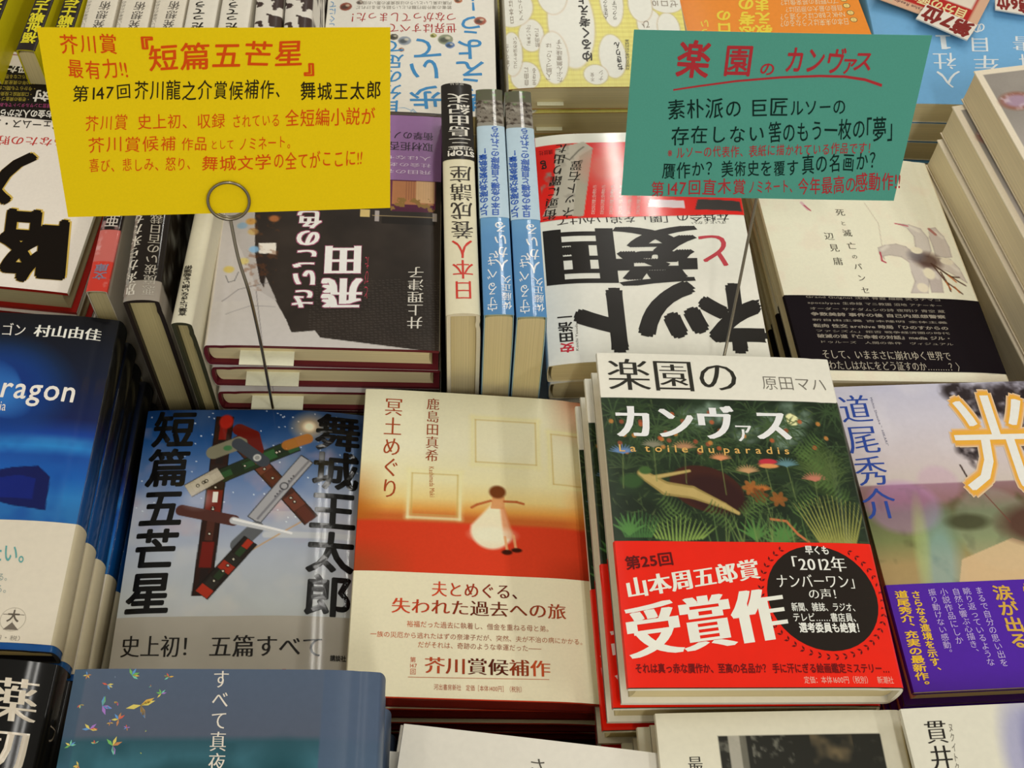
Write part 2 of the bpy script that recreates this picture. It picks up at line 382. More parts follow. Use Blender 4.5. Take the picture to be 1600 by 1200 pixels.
# ================================================================ the display table
def boxmesh(name, x0, x1, y0, y1, z0, z1, m, parent=None):
    me = bpy.data.meshes.new(name)
    v = [(x, y, z) for z in (z0, z1) for x, y in ((x0, y0), (x1, y0), (x1, y1), (x0, y1))]
    f = [(3, 2, 1, 0), (4, 5, 6, 7), (0, 1, 5, 4), (1, 2, 6, 5), (2, 3, 7, 6), (3, 0, 4, 7)]
    me.from_pydata(v, [], f); me.materials.append(m); o = bpy.data.objects.new(name, me); C.objects.link(o)
    if parent: o.parent = parent
    return o
wood = mat('dark_laminate', .5, base=(.05, .04, .03), bump=.1, bscale=60)
floor_m = mat('floor_vinyl', .5, base=(.30, .28, .24), bump=.05, bscale=30)
TZ = .0275
tb = bpy.data.objects.new('display_table', None); C.objects.link(tb); tb.location = (0, .4, -.75)
thing(tb, 'dark low display table carrying all the stacks of books', 'table')
for o in (boxmesh('table_top', -.62, .66, -.50, .58, .75, .75+TZ, wood, tb),): pass
for x in (-.56, .56):
    for y in (-.46, .48): boxmesh('leg', x, x+.05, y, y+.05, 0, .75, wood, tb)
fl = boxmesh('floor', -3, 3, -2.5, 4, -.80, -.75, floor_m); fl['kind'] = 'structure'
ce = boxmesh('ceiling', -3, 3, -2.5, 4, 2.46, 2.5, mat('ceiling_tiles', .9, base=(.8, .78, .72))); ce['kind'] = 'structure'

def const(c): return lambda X, Y: np.tile(col(c), X.shape+(1,)).reshape(X.shape+(3,))
def labs(base, n, top=None):
    od = ['second', 'third', 'fourth', 'fifth', 'sixth', 'seventh']
    return [top or base]+['%s from the top in the stack of the %s' % (od[i], base) for i in range(n-1)]

# ================================================================ front middle: the jungle novel with the red band
def art_raku(X, Y):
    W = 134.1; Y = Y*108.4/(46.4,118.3,46.8,118.6)[1]; A = Art(X, Y, '1f2c1c'); n = A.noise(9, 3); A.c = A.c*(.65+.75*n)[..., None]
    rs = random.Random(5)
    for (x, y, r) in ((50, 40, 9), (62, 36, 8), (78, 48, 8), (92, 42, 9), (98, 52, 6), (108, 36, 10), (103, 46, 9)):
        A.ell(x, y, r, r*.8, '9fb9a6', .6, .75*np.clip(A.noise(5, int(x))*1.6-.25, 0, 1))
    A.ell(106, 39, 3.6, 3.8, 'e9dfa6', .2)
    def fan(cx, cy, n, L, a0, a1, c, wd=.9, al=1.):
        for i in range(n):
            a = a0+(a1-a0)*(i+rs.uniform(-.3, .3))/max(1, n-1); l = L*rs.uniform(.75, 1.05)
            mx, my = cx+l*.55*math.cos(a), cy-l*.55*math.sin(a); ex, ey = cx+l*math.cos(a)+.12*l*math.cos(a), cy-l*math.sin(a)+l*.16
            A.seg(cx, cy, mx, my, wd*.8, c, al, .4, wd); A.seg(mx, my, ex, ey, wd, c, al, .4, .15)
    for i in range(420): x, y = rs.uniform(0, 134), rs.uniform(29, 112); l = rs.uniform(2, 7); a = rs.uniform(0, 6.28); A.seg(x, y, x+l*math.cos(a), y+l*math.sin(a), rs.uniform(.5, 1.3), rs.choice(['3d4d2c', '2f3f24', '4a5a33', '18221a', '55633a']), .7, .4, .2)
    for i in range(34): fan(rs.uniform(2, 132), rs.uniform(32, 60), 12, rs.uniform(8, 17), 0, 6.2, rs.choice(['2b3d22', '34482a', '243420', '3d5230']), .8, .85)
    for i in range(46): fan(rs.uniform(0, 134), rs.uniform(60, 118), 9, rs.uniform(8, 20), .3, 2.9, rs.choice(['2a3c20', '22311c', '36482a', '45582f']), .8, .8)
    A.poly([104, 60, 120, 52, 128, 60, 122, 84, 110, 80], '33431f', .55)
    for i in range(16): fan(118+rs.uniform(-6, 8), 70+rs.uniform(-6, 10), 8, 16, .6, 2.5, '4b5d31', .6, .6)
    # a dark brown boulder with a pale fallen branch in front of it
    A.ell(52, 80, 20, 12.5, '3a1c12', .06, 1., .25); A.ell(52, 79.5, 20, 12.5, '6e3f22', .03, .0); A.ell(56, 83, 17, 10, '2c150f', .3, .8, .3)
    for wd, c_, a_ in ((5.2, '8f7c46', 1.), (3.4, 'b39c60', .9)):
        A.seg(18, 72, 30, 80, wd, c_, a_, .6, wd*1.5); A.seg(30, 80, 44, 82, wd*1.5, c_, a_, .6, wd*1.4); A.seg(44, 82, 60, 89, wd*1.4, c_, a_, .6, wd*.7); A.seg(60, 89, 67, 93, wd*.7, c_, a_, .6, wd*.4); A.seg(24, 74, 44, 70, wd*.5, c_, a_, .5, wd*.3)
    A.ell(12, 76, 6, 4, '2f4a26', .4); A.ell(20, 70, 3.4, 2.2, '3d5a2c', .4)
    for i in range(36):
        x = rs.uniform(4, 130); y = rs.uniform(34, 60); A.ell(x, y, 1.3, 1.3, rs.choice(['b5552f', 'c57f3c', '97482e']), .4, .8)
    def lotus(x, y, r, c):
        A.seg(x, y, x+rs.uniform(-3, 3), y+20, .5, '6b7a45', .8)
        for i in range(11):
            a = math.pi*(.06+.88*i/10); A.seg(x, y, x+r*math.cos(a), y-r*.62*math.sin(a), 1.5, c, .9, .5, .3)
    for x, y, r, c in ((9, 60, 7.5, '5f7fb0'), (26, 56, 6.5, '7d7a66'), (43, 57, 7, 'a87b58'), (62, 63, 6, 'c98258'), (76, 70, 6.5, 'b98d62'), (86, 66, 4, 'a33c3a'), (98, 66, 7, '5a7f88'), (112, 74, 7, 'b56f5a'), (82, 80, 5, 'b3662e')): lotus(x, y, r, c)
    A.ell(88, 64, 5, 1.6, 'b52f3d', .3); A.ell(88, 66.5, 5.4, 1.3, 'd08a50', .3)
    for x, y, c_ in ((76, 79, '9a5a28'), (90, 85, '8a5224'), (80, 83, '6a3c1c')):
        for k in range(6): A.ell(x+2.6*math.cos(k*1.05), y+2.2*math.sin(k*1.05), 2.4, 1.3, c_, .3, .85, k*1.05)
    for x, y, s_ in ((20, 102, 1), (64, 100, -1), (97, 92, 1), (118, 66, -1), (70, 94, 1), (40, 96, -1), (128, 84, -1), (106, 60, 1)):
        for k in range(9): A.seg(x+k*1.5*s_, y-k*1.3, x+k*1.5*s_+4*s_, y-k*1.3+3.4, 1.1, '4f6a35', .8, .4, .3); A.seg(x+k*1.5*s_, y-k*1.3, x+k*1.5*s_-2.2*s_, y-k*1.3-4, 1.1, '42592e', .8, .4, .3)
    for i in range(15): A.seg(22+i*1.7, 108-abs(i-7)*.2, 18+i*2.6, 94+abs(i-7)*.9, 1.2, '7f9a4a', .95, .5, .3)
    for i in range(17): A.seg(108+i*1.2, 108, 98+i*2.4, 82+abs(i-8)*.7, 1.3, '93924a', .9, .5, .3)
    for i in range(12): A.seg(6+i*1.2, 106, 2+i*2, 92+abs(i-6)*.8, 1.2, '3f6b36', .9, .5, .3)
    for x, y in ((8, 98), (90, 100), (86, 104), (74, 100)):
        for k in range(7): a = .4+k*.38; A.seg(x, y+6, x+10*math.cos(a), y+6-11*math.sin(a), 2.6, '4c7a3c', .9, .5, .4)
    A.pl([84, 96, 92, 97, 97, 104, 102, 108], 1.3, 'b5683f')
    for i in range(26): x = 46+rs.uniform(0, 60); A.seg(x, 108, x+rs.uniform(-7, 7), 92+rs.uniform(-3, 5), .8, rs.choice(['56723c', '6f8246']), .8, .5, .2)
    A.rect(-9, -9, 999, (58.0,30.0,58.3,30.4)[1]*108.4/(46.4,118.3,46.8,118.6)[1], 'dedacd')
    return A.done()
def side_raku(X, Y):
    A = Art(X, Y, '3a4234'); A.c = A.c*(.6+.8*A.noise(6, 8))[..., None]; A.rect(-9, -9, 999, (58.0,30.0,58.3,30.4)[1], 'dedacd'); A.put((X < -.2)*1., 'd2cfc0'); return A.done()
circ = (76.7,120.2,130.2,177.3)
ccx, ccy, cr = (circ[0]+circ[2])/2, (circ[1]+circ[3])/2, 28.5
shp = []
for i in range(46):       # laurel wreath round the black roundel
    a = i*2*math.pi/46
    for sgn in (-1, 1):
        r0 = cr+3.; x, y = ccx+r0*math.cos(a), ccy+r0*math.sin(a); t = a+math.pi/2+sgn*.7; 
        if ccy+r0*math.sin(a) < (46.4,118.3,46.8,118.6)[1]+2.5: continue
        L = 2.6; dx, dy = math.cos(t)*L, math.sin(t)*L; nx, ny = -dy*.22, dx*.22
        shp.append(([(x, y), (x+dx*.5+nx, y+dy*.5+ny), (x+dx, y+dy), (x+dx*.5-nx, y+dy*.5-ny)], '5c1410'))
top_c = [(x, max(y, (46.4,118.3,46.8,118.6)[1]+.15)) for x, y in circle(ccx, ccy, cr, cr, 40)]
shp.append((top_c, '221c18'))
V0 = (46.4,118.3,46.8,118.6)[1]
obi_raku = dict(v=(V0, 195.4), c='e82412', side='d8200f', m='gloss', shapes=shp, prints=[
 p_('第25回', (4.3,134.8,29.5,131.7,3.7,127.0), '5a0d0a', k='b'),
 p_('山本周五郎賞', (3.5,150.7,73.5,138.8,2.6,139.0), 'e8ddd0', k='m', wt=.022),
 p_('受賞作', (2.4,182.4,83.1,171.2,0.8,152.7), 'e8e0d2', k='m', wt=.045),
 p_('それは真っ赤な贋作か、至高の名品か？ 手に汗にぎる絵画鑑定ミステリー…', (3.9,183.3,129.9,188.5), '6a100a', k='b'),
 p_('定価：本体1600円（税別）　新潮社', (85.8,189.8,130.8,193.7), 'f0a898', k='g'),
 p_('早くも', (98.7,119.9,111.7,125.3), 'e6e0d6', k='b', lay=1), p_('「2012年', (85.5,125.8,119.3,135.0), 'e6e0d6', k='m', wt=.01, lay=1),
 p_('ナンバーワン」', (80.5,135.8,125.4,144.2), 'e6e0d6', k='m', lay=1), p_('の声！', (95.9,143.9,114.6,150.1), 'e6e0d6', k='m', lay=1),
 p_('新聞、雑誌、ラジオ、', (86.1,151.6,121.1,156.6), 'e6e0d6', k='g', wt=.01, lay=1), p_('テレビ……書店員、', (85.8,157.1,120.6,162.1), 'e6e0d6', k='g', wt=.01, lay=1),
 p_('選考委員も絶賛！', (88.1,162.2,121.5,167.8), 'e6e0d6', k='b', lay=1)])
raku_p = [p_('楽園の', (4.2,2.7,80.6,26.2), '2c2a24', k='m'), p_('原田マハ', (92.6,12.7,130.8,23.2), '6a655c', k='g', wt=-.008),
 p_('カンヴ', (5.2,33.6,73.8,57.7), 'efeae0', k='m', wt=.024), p_('ァ', (71.1,41.4,83.4,58.1), 'efeae0', k='m', wt=.01), p_('ス', (83.2,34.3,105.4,57.8), 'efeae0', k='m', wt=.024),
 p_('L a  t o i l e  d u  p a r a d i s', (6.7,59.4,101.2,65.7), 'd1a55a', k='g', wt=.012)]
flat('hardcover_book', (0.1477, 0.2837, 0.1515, 0.0069, -0.0181, -0.0559, 0.1341, 0.1958), .0212, labs('jungle-cover novel with a broad red band', 5, 'hardcover novel with a green jungle cover and broad red award band'), 'copies of the jungle-cover novel',
     dz=.0235, shift=[(-.0045, -.001), (-.0075, -.004), (-.0052, -.008), (-.002, -.009)], art=art_raku, side=side_raku, res=.5, prints=raku_p, obi=obi_raku, case='d9d5c6', m='satin', bend=.9, wob=.3, back='dedacd')

# ================================================================ front: cream and red novel with the dancing girl
def art_meido(X, Y):
    A = Art(X, Y, 'd4cfae'); n = A.noise(40, 2)
    A.vgrad([(0, 'd6d3b6'), (40, 'd8d4b6'), (62, 'd8d1a6'), (74, 'd6c080'), (81, 'd09448'), (86, 'b8602e')])
    A.put(np.clip((X-105)/29, 0, 1)**1.5*np.clip((34-Y)/34, 0, 1)*.85, 'b8502a')
    A.put(np.clip((n-.35)*1.5, 0, .5)*(Y < 76), 'd9d8c0'); A.put(np.clip((Y-50)/30, 0, 1)*np.clip((16-X)/16, 0, 1)*.8, 'a35a1e')
    A.put(np.clip((Y-50)/30, 0, 1)*np.clip((X-116)/18, 0, 1)*.6, 'd07a2e')
    for q in ((64.4,16.6,104.3,50.1), (110.1,23.8,131.7,62.4), (27.8,56.1,57.8,86.9)):
        x0, y0, x1, y1 = q
        A.pl([x0, y0, x1, y0, x1-.5, y1, x0, y1, x0, y0], 4.0, 'd8d09c', .3, 2.5); A.pl([x0, y0, x1, y0, x1-.5, y1, x0, y1, x0, y0], 1.6, 'd9d3a4', .8, 1.); A.pl([x0+1.8, y0+1.8, x1-1.8, y0+1.8, x1-2, y1-2, x0+2, y1-2, x0+1.8, y0+1.8], .7, 'b79e58', .7, .7)
    fy = (0.5,88.2,0.9,88.6)[1]
    A.put(np.clip((Y-fy)/2.4, 0, 1), 'bd3b22'); A.put(np.clip((Y-fy)/2.4, 0, 1)*np.clip(1-abs(X-70)/70, 0, 1)*.55, 'd8402a')
    A.put(np.clip((Y-fy-12)/16, 0, 1)*np.clip((34-X)/34, 0, 1)*.55, '7b4a2a'); A.put(np.clip((Y-fy-18)/18, 0, 1)*np.clip((X-100)/34, 0, 1)*.7, '6b2416')
    gx, gy = (79.0,68.8)
    A.seg(gx, gy+8, gx-3.5, gy+24, 7, 'e6dcbf', .95, 2., 24)
    A.seg(gx+3, gy+10, gx+6, gy+26, 3, 'c66a3c', .6, 1.5, 6); A.ell(gx-3, gy+27, 12, 5, 'e9e0c8', .7, .6)
    A.poly([gx-3, gy+2, gx+4, gy+2, gx+4, gy+10, gx-4, gy+10], 'c98b58', .9)
    A.ell(gx, gy-1, 4.8, 4.2, '6b3a1e', .35); A.pl([gx-4, gy+5, gx-12, gy+8, gx-15, gy+10], 1.5, 'a8552e', .9); A.pl([gx+4, gy+5, gx+11, gy+5, gx+15, gy+6], 1.5, 'a8552e', .9)
    A.pl([gx+4, gy+28, gx+5, gy+36], 1.5, 'd9a070', .95); A.pl([gx+9, gy+27, gx+10, gy+35], 1.5, 'd9a070', .9)
    A.ell(gx+5, gy+37.5, 3, 1.6, '3a1c14', .4); A.ell(gx+10.5, gy+36, 3, 1.4, '3a1c14', .4)
    return A.done()
x0_, y0_, x1_, y1_ = (31.2,180.7,105.2,179.6)
G3 = ('c4472a', '3a1a14', 'b04a2c')
meido_p = [p_('冥土めぐり', (11.5,5.4,22.7,75.8), '9a4628', v=1, k='m'), p_('鹿島田真希', (36.6,4.4,44.6,49.9), '8f4428', v=1, k='m'),
 p_('Kashimada Maki', (38.7,53.1,39.6,73.6,42.8,52.8), 'a8683c', k='g')]
obi_meido = dict(v=((65.3,121.1,65.7,121.5)[1], 191.6), c='d8d2b6', side='cfc7aa', prints=[
 p_('夫とめぐる、', (42.2,125.5,94.8,135.3), ('c8462a', '8c3422', '2c1712'), k='m', wt=.006), p_('失われた過去への旅', (20.9,136.2,116.1,145.8), ('c8462a', '4a2418', 'a04428'), k='m', wt=.006),
 p_('裕福だった過去に執着し、借金を重ねる母と弟。', (29.6,149.4,108.0,153.3), ('c0603c', '8a5a48', 'a06a50')), p_('一族の災厄から逃れたはずの奈津子だが、突然、夫が不治の病にかかる。', (10.6,156.0,126.3,159.6), ('c0603c', '8a5a48', 'b0704c')),
 p_('だがそれは、奇跡のような幸運だった――', (35.7,160.9,101.5,164.7), ('b0603c', '8a5a48', 'a06a50')),
 p_('第', (31.9,169.8,35.2,173.0), 'b0583c'), p_('147', (31.6,173.0,35.9,176.1), 'b0583c'), p_('回', (32.1,176.1,35.4,179.6), 'b0583c'),
 p_('芥川賞候補作', (39.4,169.0,106.2,178.8), ('b04a2c', '2c1712', 'c4542e'), k='m', wt=.012),
 p_('河出書房新社　定価［本体1400円］（税別）', (44.7,184.0,92.1,187.4), 'a4604a')],
 shapes=[([(x0_, y0_), (x1_, y1_), (x1_, y1_+.4), (x0_, y0_+.4)], 'b07a5c')])
flat('hardcover_book', (0.0119, 0.2955, 0.0977, -0.0128, -0.0399, -0.0914, 0.1340, 0.1921), .0150, labs('cream novel with the dancing girl', 4, 'cream and red hardcover novel showing a girl in a white dress'), 'copies of the cream novel with the dancing girl',
     dz=.0172, art=art_meido, res=.55, prints=meido_p, obi=obi_meido, case='6a1f1a', page='b9a878', m='matte', bend=2.6, wob=.8)

# ================================================================ front: glossy blue sky with the star of knives
def art_tan(X, Y):
    A = Art(X, Y, '6f86a8'); A.vgrad([(0, '18335e'), (22, '234a80'), (48, '5a76a4'), (72, '8793b0'), (96, 'a3abb8'), (130, 'b2b8ba'), (195, 'b0ada6')])
    n = A.noise(34, 7); n2 = A.noise(16, 9); A.put(np.clip((n-.42)*2., 0, .5)*np.clip((60-Y)/30, 0, 1), '1d3a66'); A.put(np.clip((n-.48)*2.2, 0, .6)*np.clip(Y/50, .25, 1), 'bdbdc2'); A.put(np.clip(1-np.hypot((X-84)/16, (Y-66)/12), 0, 1)*.8, 'c9a8a0'); A.put(np.clip((n2-.52)*2.4, 0, .55)*(Y < 100)*(Y > 12), 'a48e9c'); A.put(np.clip((A.noise(20, 21)-.5)*2.5, 0, .6)*(Y > 70), 'c4c2bc')
    rs = random.Random(3)
    for i in range(90): A.ell(rs.uniform(0, 132), rs.uniform(0, 80), .45, .45, 'dfe8f2', .5, .8)
    def knife(q, wd, c1, c2, seed, holes=4):
        x0, y0, x1, y1 = q; A.bar(x0, y0, x1, y1, wd+.9, '120f0d'); A.bar(x0, y0, x1, y1, wd, c1)
        r = random.Random(seed)
        for k in range(7):
            t = (k+.5)/7; x, y = x0+(x1-x0)*t, y0+(y1-y0)*t
            A.bar(x-(x1-x0)*.068, y-(y1-y0)*.068, x+(x1-x0)*.068, y+(y1-y0)*.068, wd*r.choice([.45, .7, .92]), c2[k % len(c2)], r.uniform(.5, .95))
        for k in range(holes):
            t = r.uniform(.1, .9); x, y = x0+(x1-x0)*t, y0+(y1-y0)*t; A.ell(x, y, 1.1, 1.1, '151210', .3); A.ell(x, y, .6, .6, 'c9c2ae', .3)
    A.seg(*(77.9,85.5,127.7,85.2), 4, 'b8bcc0', .9, 1.); A.seg(*(67.9,97.2,99.4,75.8), .8, 'b98f5c', .9)
    knife([(54.5,19.6,103.5,75.8)][0], 9, '45281f', ['5b2f24', '3a2420', '6b3a2c'], 2); knife([(47.4,4.9,44.9,123.3)][0], 10, '2a1a16', ['8c1f18', '1f1c1c', '2b2320', 'a02a1c', '4b2a22'], 3)
    knife([(48.6,46.8,92.6,24.3)][0], 9, '23301f', ['2f5c33', '1f2820', '325f38', '8a4a1e'], 4); knife([(30.5,56.6,48.4,44.6)][0], 9, 'a39a88', ['b5ad9a'], 5)
    A.bar(*(70.2,76.3,99.0,34.2), 9.2, '2a2a2c'); A.bar(*(70.5,75.9,98.6,34.7), 8.2, '9a9a9e'); A.bar(*(72.3,75.5,100.6,35.1), 1.4, '6e6e74', .9); A.ell(*(86.4,53.5), 2.6, 2.6, '3a3a3e', .2); A.ell(*(86.4,53.5), 1.9, 1.9, '9a9a9e', .2)
    for i in range(9): A.ell(*[u+(w_-u)*i/9 for u, w_ in zip((81.6,60.4), (92.7,44.8))], .6, .6, '3a3a3e', .3, .0 if i in (4, 5) else .8)
    A.seg(*(62.7,91.9,72.1,81.3), 9, '55585c', 1, .4); knife([(44.8,122.6,69.7,89.1)][0], 9, '241f1c', ['b5321f', '2c2a26', '2c4a2a'], 6)
    A.seg(*(28.2,69.3,58.7,76.2), 7, '4a2b26', 1, .4); A.seg(*(58.7,76.2,92.6,85.7), 4.6, 'b6b9bd', 1, .5, 1.2); A.seg(*(58.7,75.4,92.5,84.4), 1.4, 'e6e8ea', 1, .5)
    A.seg(*(42.9,30.4,57.9,23.7), 9, '77745f', 1, .4); A.ell(*(51.0,27.3), 2.6, 1.9, '3c6b42', .4); A.ell(*(48.5,8.6), 4.2, 5, 'a0251c', .3)
    A.pl([*(56.7,14.2,65.6,18.8,68.7,29.2)], 8, '5e1a14'); A.seg(*(56.8,24.2,73.1,36.8), 7.5, '3a3f46', 1, .4); A.ell(*(69.1,34.1), 2.4, 2.4, 'c9c9c4', .3); A.ell(*(69.1,34.1), 1.6, 1.6, '8b8b88', .3)
    A.ell(*(98.9,11.5), 9, 8, 'c8a878', 1., .75); A.ell(*(98.9,11.5), 3.4, 3.2, 'f2e2c0', .8); A.seg(*(86.5,25.2,98.2,20.2), 7, 'a8672a', .9, .6)
    A.rect(*(45.1,57.5,48.4,64.4), 'd8d6c8')
    A.ell(*(37.0,61.7), 8, 6, 'd4d0d6', 1., .35)
    return A.done()
obi_tan = dict(v=((41.2,135.5,41.6,135.8)[1], 193.6), c='a7a297', side='989284', m='gloss', prints=[p_('史上初！', (4.9,158.9,47.9,159.6,4.3,145.4), '1f1d1b', k='m', wt=.004), p_('五篇すべて', (52.4,159.7,114.9,160.0,52.1,146.1), '1f1d1b', k='m', wt=.004), p_('講談社', (118.0,157.6,126.8,161.3), '2a2826', k='b'),
  p_('芥川賞候補作', (8.0,181.2,120.8,182.4,6.3,164.6), 'a02a20', k='m', wt=.01)])
tan_p = [p_('短篇五芒星', (2.8,134.5,28.5,134.1,5.0,0.6), '12100f', v=1, k='b', wt=.002), p_('舞城王太郎', (101.0,136.0,129.1,136.0,102.6,0.8), '12100f', v=1, k='b', wt=.002)]
flat('hardcover_book', (-0.1217, 0.2973, 0.0733, 0.0106, -0.0023, -0.0220, 0.1324, 0.1940), .0215, labs('sky novel with a star of knives', 2, 'glossy blue sky hardcover with a star made of penknives'), 'copies of the sky and knives novel',
     dz=.0222, art=art_tan, res=.5, prints=tan_p, obi=obi_tan, case='3a3f46', m='gloss', bend=6.8, bl=60., wob=.6)

# ================================================================ right: landscape novel with the glowing character and violet band
def art_hikari(X, Y):
    A = Art(X, Y, 'b9b6c2'); A.vgrad([(0, 'b4b3c6'), (25, 'c2bdc8'), (55, 'c4b8b8'), (69, 'c2b6ae'), (70, '8a6a6e'), (80, '7a5a50'), (88, '5f6242'), (105, '737b4c'), (120, 'a08a5c'), (200, '9c8a62')])
    n = A.noise(22, 4); n2 = A.noise(9, 6); A.put(np.clip((n-.5)*1.6, 0, .5)*(Y < 68), 'd4cfd4'); A.put(np.clip((n2-.5)*2.2, 0, .7)*(Y > 72), '4a4a2c')
    A.ell(22, 84, 21, 17, 'b07ab8', .25, .45); A.ell(46, 70, 12, 12, 'b98ab0', .3, .3); A.ell(72, 100, 24, 26, '9fb0a0', .15, .3); A.ell(34, 120, 10, 30, '7fa8b0', .9, .6, .2)
    A.ell(26, 108, 4, 26, 'a8b870', .8, .5, .15)
    A.poly([46, 118, 78, 106, 110, 120, 140, 130, 140, 160, 30, 160], 'cdb088', .85)
    A.ell(100, 98, 26, 13, '4a2a22', .5, .85); A.ell(56, 95, 12, 5, '3a3a24', .6, .8)
    for x, y, r in ((74, 6, 9), (84, 10, 10), (96, 14, 14), (110, 12, 16), (124, 22, 18), (82, 20, 7), (70, 48, 7), (76, 56, 7), (74, 42, 5), (118, 42, 12), (130, 52, 12)):
        A.ell(x, y, r, r*.8, '2a2224', .7, np.clip(A.noise(4, int(x))*2.4-.2, 0, 1))
    A.poly([98, 30, 108, 30, 122, 74, 136, 104, 122, 104, 108, 74], '5a4a46', .9); A.poly([112, 40, 118, 60, 134, 92, 126, 90], '8f7a66', .7)
    A.seg(62, 58, 65, 72, 1, '3a2c28'); A.seg(70, 76, 80, 96, .6, '6a3a30')
    return A.done()
obi_hik = dict(v=((33.9,131.5,34.3,131.9)[1], 191.6), c='4a1f9c', side='43208c', m='satin', prints=[
 p_('道尾秀介、充実の最新作。', (2.3,190.2,9.7,190.2,3.4,135.1), 'e0b830', v=1, k='b'), p_('さらなる進境を示す、', (12.3,183.1,17.7,183.1,12.1,135.5), 'e0b830', v=1, k='b'),
 p_('振り動けない感動。', (21.7,173.5,26.1,173.3,21.8,134.8), 'b9a8d8', v=1), p_('小説作品にしか', (28.9,167.1,33.4,166.9,28.1,134.7), 'b9a8d8', v=1), p_('自然と響ぶ心描き、', (35.9,173.8,40.4,173.6,34.8,135.0), 'b9a8d8', v=1),
 p_('眺り返っているような', (42.0,179.7,46.5,179.5,40.8,134.9), 'b9a8d8', v=1), p_('まるで自分の思い出を', (49.0,180.4,53.4,180.2,47.6,134.8), 'b9a8d8', v=1),
 p_('涙が出る。', (58.0,179.7,68.8,180.2,57.0,134.1), 'c9a040', v=1, k='b'), p_('懐かしさに', (74.2,180.5,85.0,181.0,73.9,133.7), 'c9a040', v=1, k='b')])
hik_p = [p_('道尾秀介', (-1.2,91.8,18.5,91.8,-0.1,5.5), '2a4596', v=1, k='m'), p_('Michio Shusuke “HIKARI”', (20.0,8.7,22.0,45.2,22.0,8.3), '6a6a80'),
 p_('光', (60.5,78.7,117.2,79.4,61.7,5.6), 'd3b795', k='b', wt=.032), p_('光', (60.5,78.7,117.2,79.4,61.7,5.6), 'dca45c', k='b', wt=.018, lay=1), p_('光', (60.5,78.7,117.2,79.4,61.7,5.6), 'e8a43c', k='b', wt=.004, lay=2), p_('光', (60.5,78.7,117.2,79.4,61.7,5.6), 'f8efd8', k='m', wt=-.004, lay=4)]
flat('hardcover_book', (0.2992, 0.2923, 0.1136, 0.0272, -0.0385, 0.0095, 0.1360, 0.1920), .0202, labs('landscape novel with the violet band', 4, 'hardcover novel with a glowing character over a country landscape'), 'copies of the landscape novel',
     dz=.0212, art=art_hikari, res=.55, prints=hik_p, obi=obi_hik, case='4a2a80', m='satin', bend=.6, wob=.4)

# ================================================================ left: dark blue dragon book with a white band
def art_dragon(X, Y):
    A = Art(X, Y, '0e1a30'); A.vgrad([(0, '0c1518'), (35, '0f1b2c'), (68, '16204a'), (78, '1a3c8c'), (82, '2a6cb0'), (86, '2a7cc0'), (92, '1c4a98'), (104, '1c58a8'), (116, '2a72b4'), (124, '2a6aa8'), (200, '1a4a88')])
    n = A.noise(14, 5); A.put(np.clip((n-.45)*1.5, 0, .5)*(Y > 76), '14388a')
    A.ell(*(80.8,52.5), 36, 30, '17468c', .6, .7); A.ell(*(80.8,52.5), 28, 24, '122c70', .7, .7)
    for k in range(16): x, y = (81.5,52.4); A.ell(x+k*1.3-8, y+k*1.1-6, 20-k*.6, 15-k*.5, '3578c0', .06, .10)
    x, y = (105.1,114.9)
    A.poly([*(77.0,106.5,101.9,99.7,114.9,98.4,122.2,104.7,123.4,124.3,106.7,122.3,93.0,119.1,80.1,119.6)], '101c50'); A.poly([*(87.2,108.0,106.1,104.2,115.2,106.1,115.6,118.2,92.6,117.6)], '16288a', .5)
    return A.done()
def side_dragon(X, Y):
    A = Art(X, Y, '080a10'); A.vgrad([(0, '07090c'), (62, '080c16'), (84, '0c2440'), (110, '133a6c'), (200, '1a4a80')]); n = A.noise(4, 3)
    A.put(np.clip((n-.62)*6, 0, .8)*((X-140) % 22 > 8), '5a5848'); return A.done()
dr_p = [p_('ブルードラゴン', (42.1,17.6,91.2,16.3,41.1,7.9), 'd8d4cc', k='m'), p_('村山由佳', (95.1,16.1,132.6,16.3,95.1,7.2), 'e0dcd4', k='m', wt=.02),
 p_('Dragon', (74.0,58.6,127.9,60.2,70.8,38.6), 'e0d8d0', k='g', wt=.012, it=.22), p_('in Andalusia', (64.0,65.6,91.4,66.4,62.6,56.7), 'd8d0c8', it=.15)]
obi_dr = dict(v=((118.2,130.7,118.6,131.1)[1], 196.5), c='cfc7b6', side='b3a98e', m='satin', prints=[p_('会いたい。', (85.2,154.8,123.8,155.0,83.7,143.2), '5a9a98', k='g', wt=.01), p_('想いは必ず届いている。', (75.0,164.5,115.1,164.7,74.5,160.0), '8a9a96'), p_('ことを信じる。', (85.9,171.1,116.5,171.2,85.4,166.3), '8a9a96'),
 p_('（本体1400円・税）', (94.7,195.2,127.8,195.6,94.7,192.5), '8a847a')], shapes=[([(x, y) for x, y in circle(*(119.9,184.6), 6.2, 6.2)], 'b0a898'), ([(x, y) for x, y in circle(*(119.9,184.6), 5.8, 5.8)], 'cfc7b6')])
mx_, my_ = (119.9,184.6)
obi_dr['prints'] += [p_('▲', (mx_-4, my_+1, mx_+4, my_+6), '6a6258'), p_('大', (mx_-3, my_-5, mx_+3, my_+1.5), '5a5248', k='b'), p_('—', (mx_-5, my_-5, mx_+5, my_-1), '5a5248')]
flat('hardcover_book', (-0.2677, 0.3184, 0.1400, -0.0222, 0.0213, -0.0484, 0.1400, 0.2000), .0212, labs('dark blue dragon picture novel', 5, 'dark blue glossy hardcover lettered in white with a white band'), 'copies of the dark blue dragon novel',
     dz=.0222, art=art_dragon, side=side_dragon, res=.7, prints=dr_p, obi=obi_dr, case='10131c', m='gloss', bend=3., wob=.3)

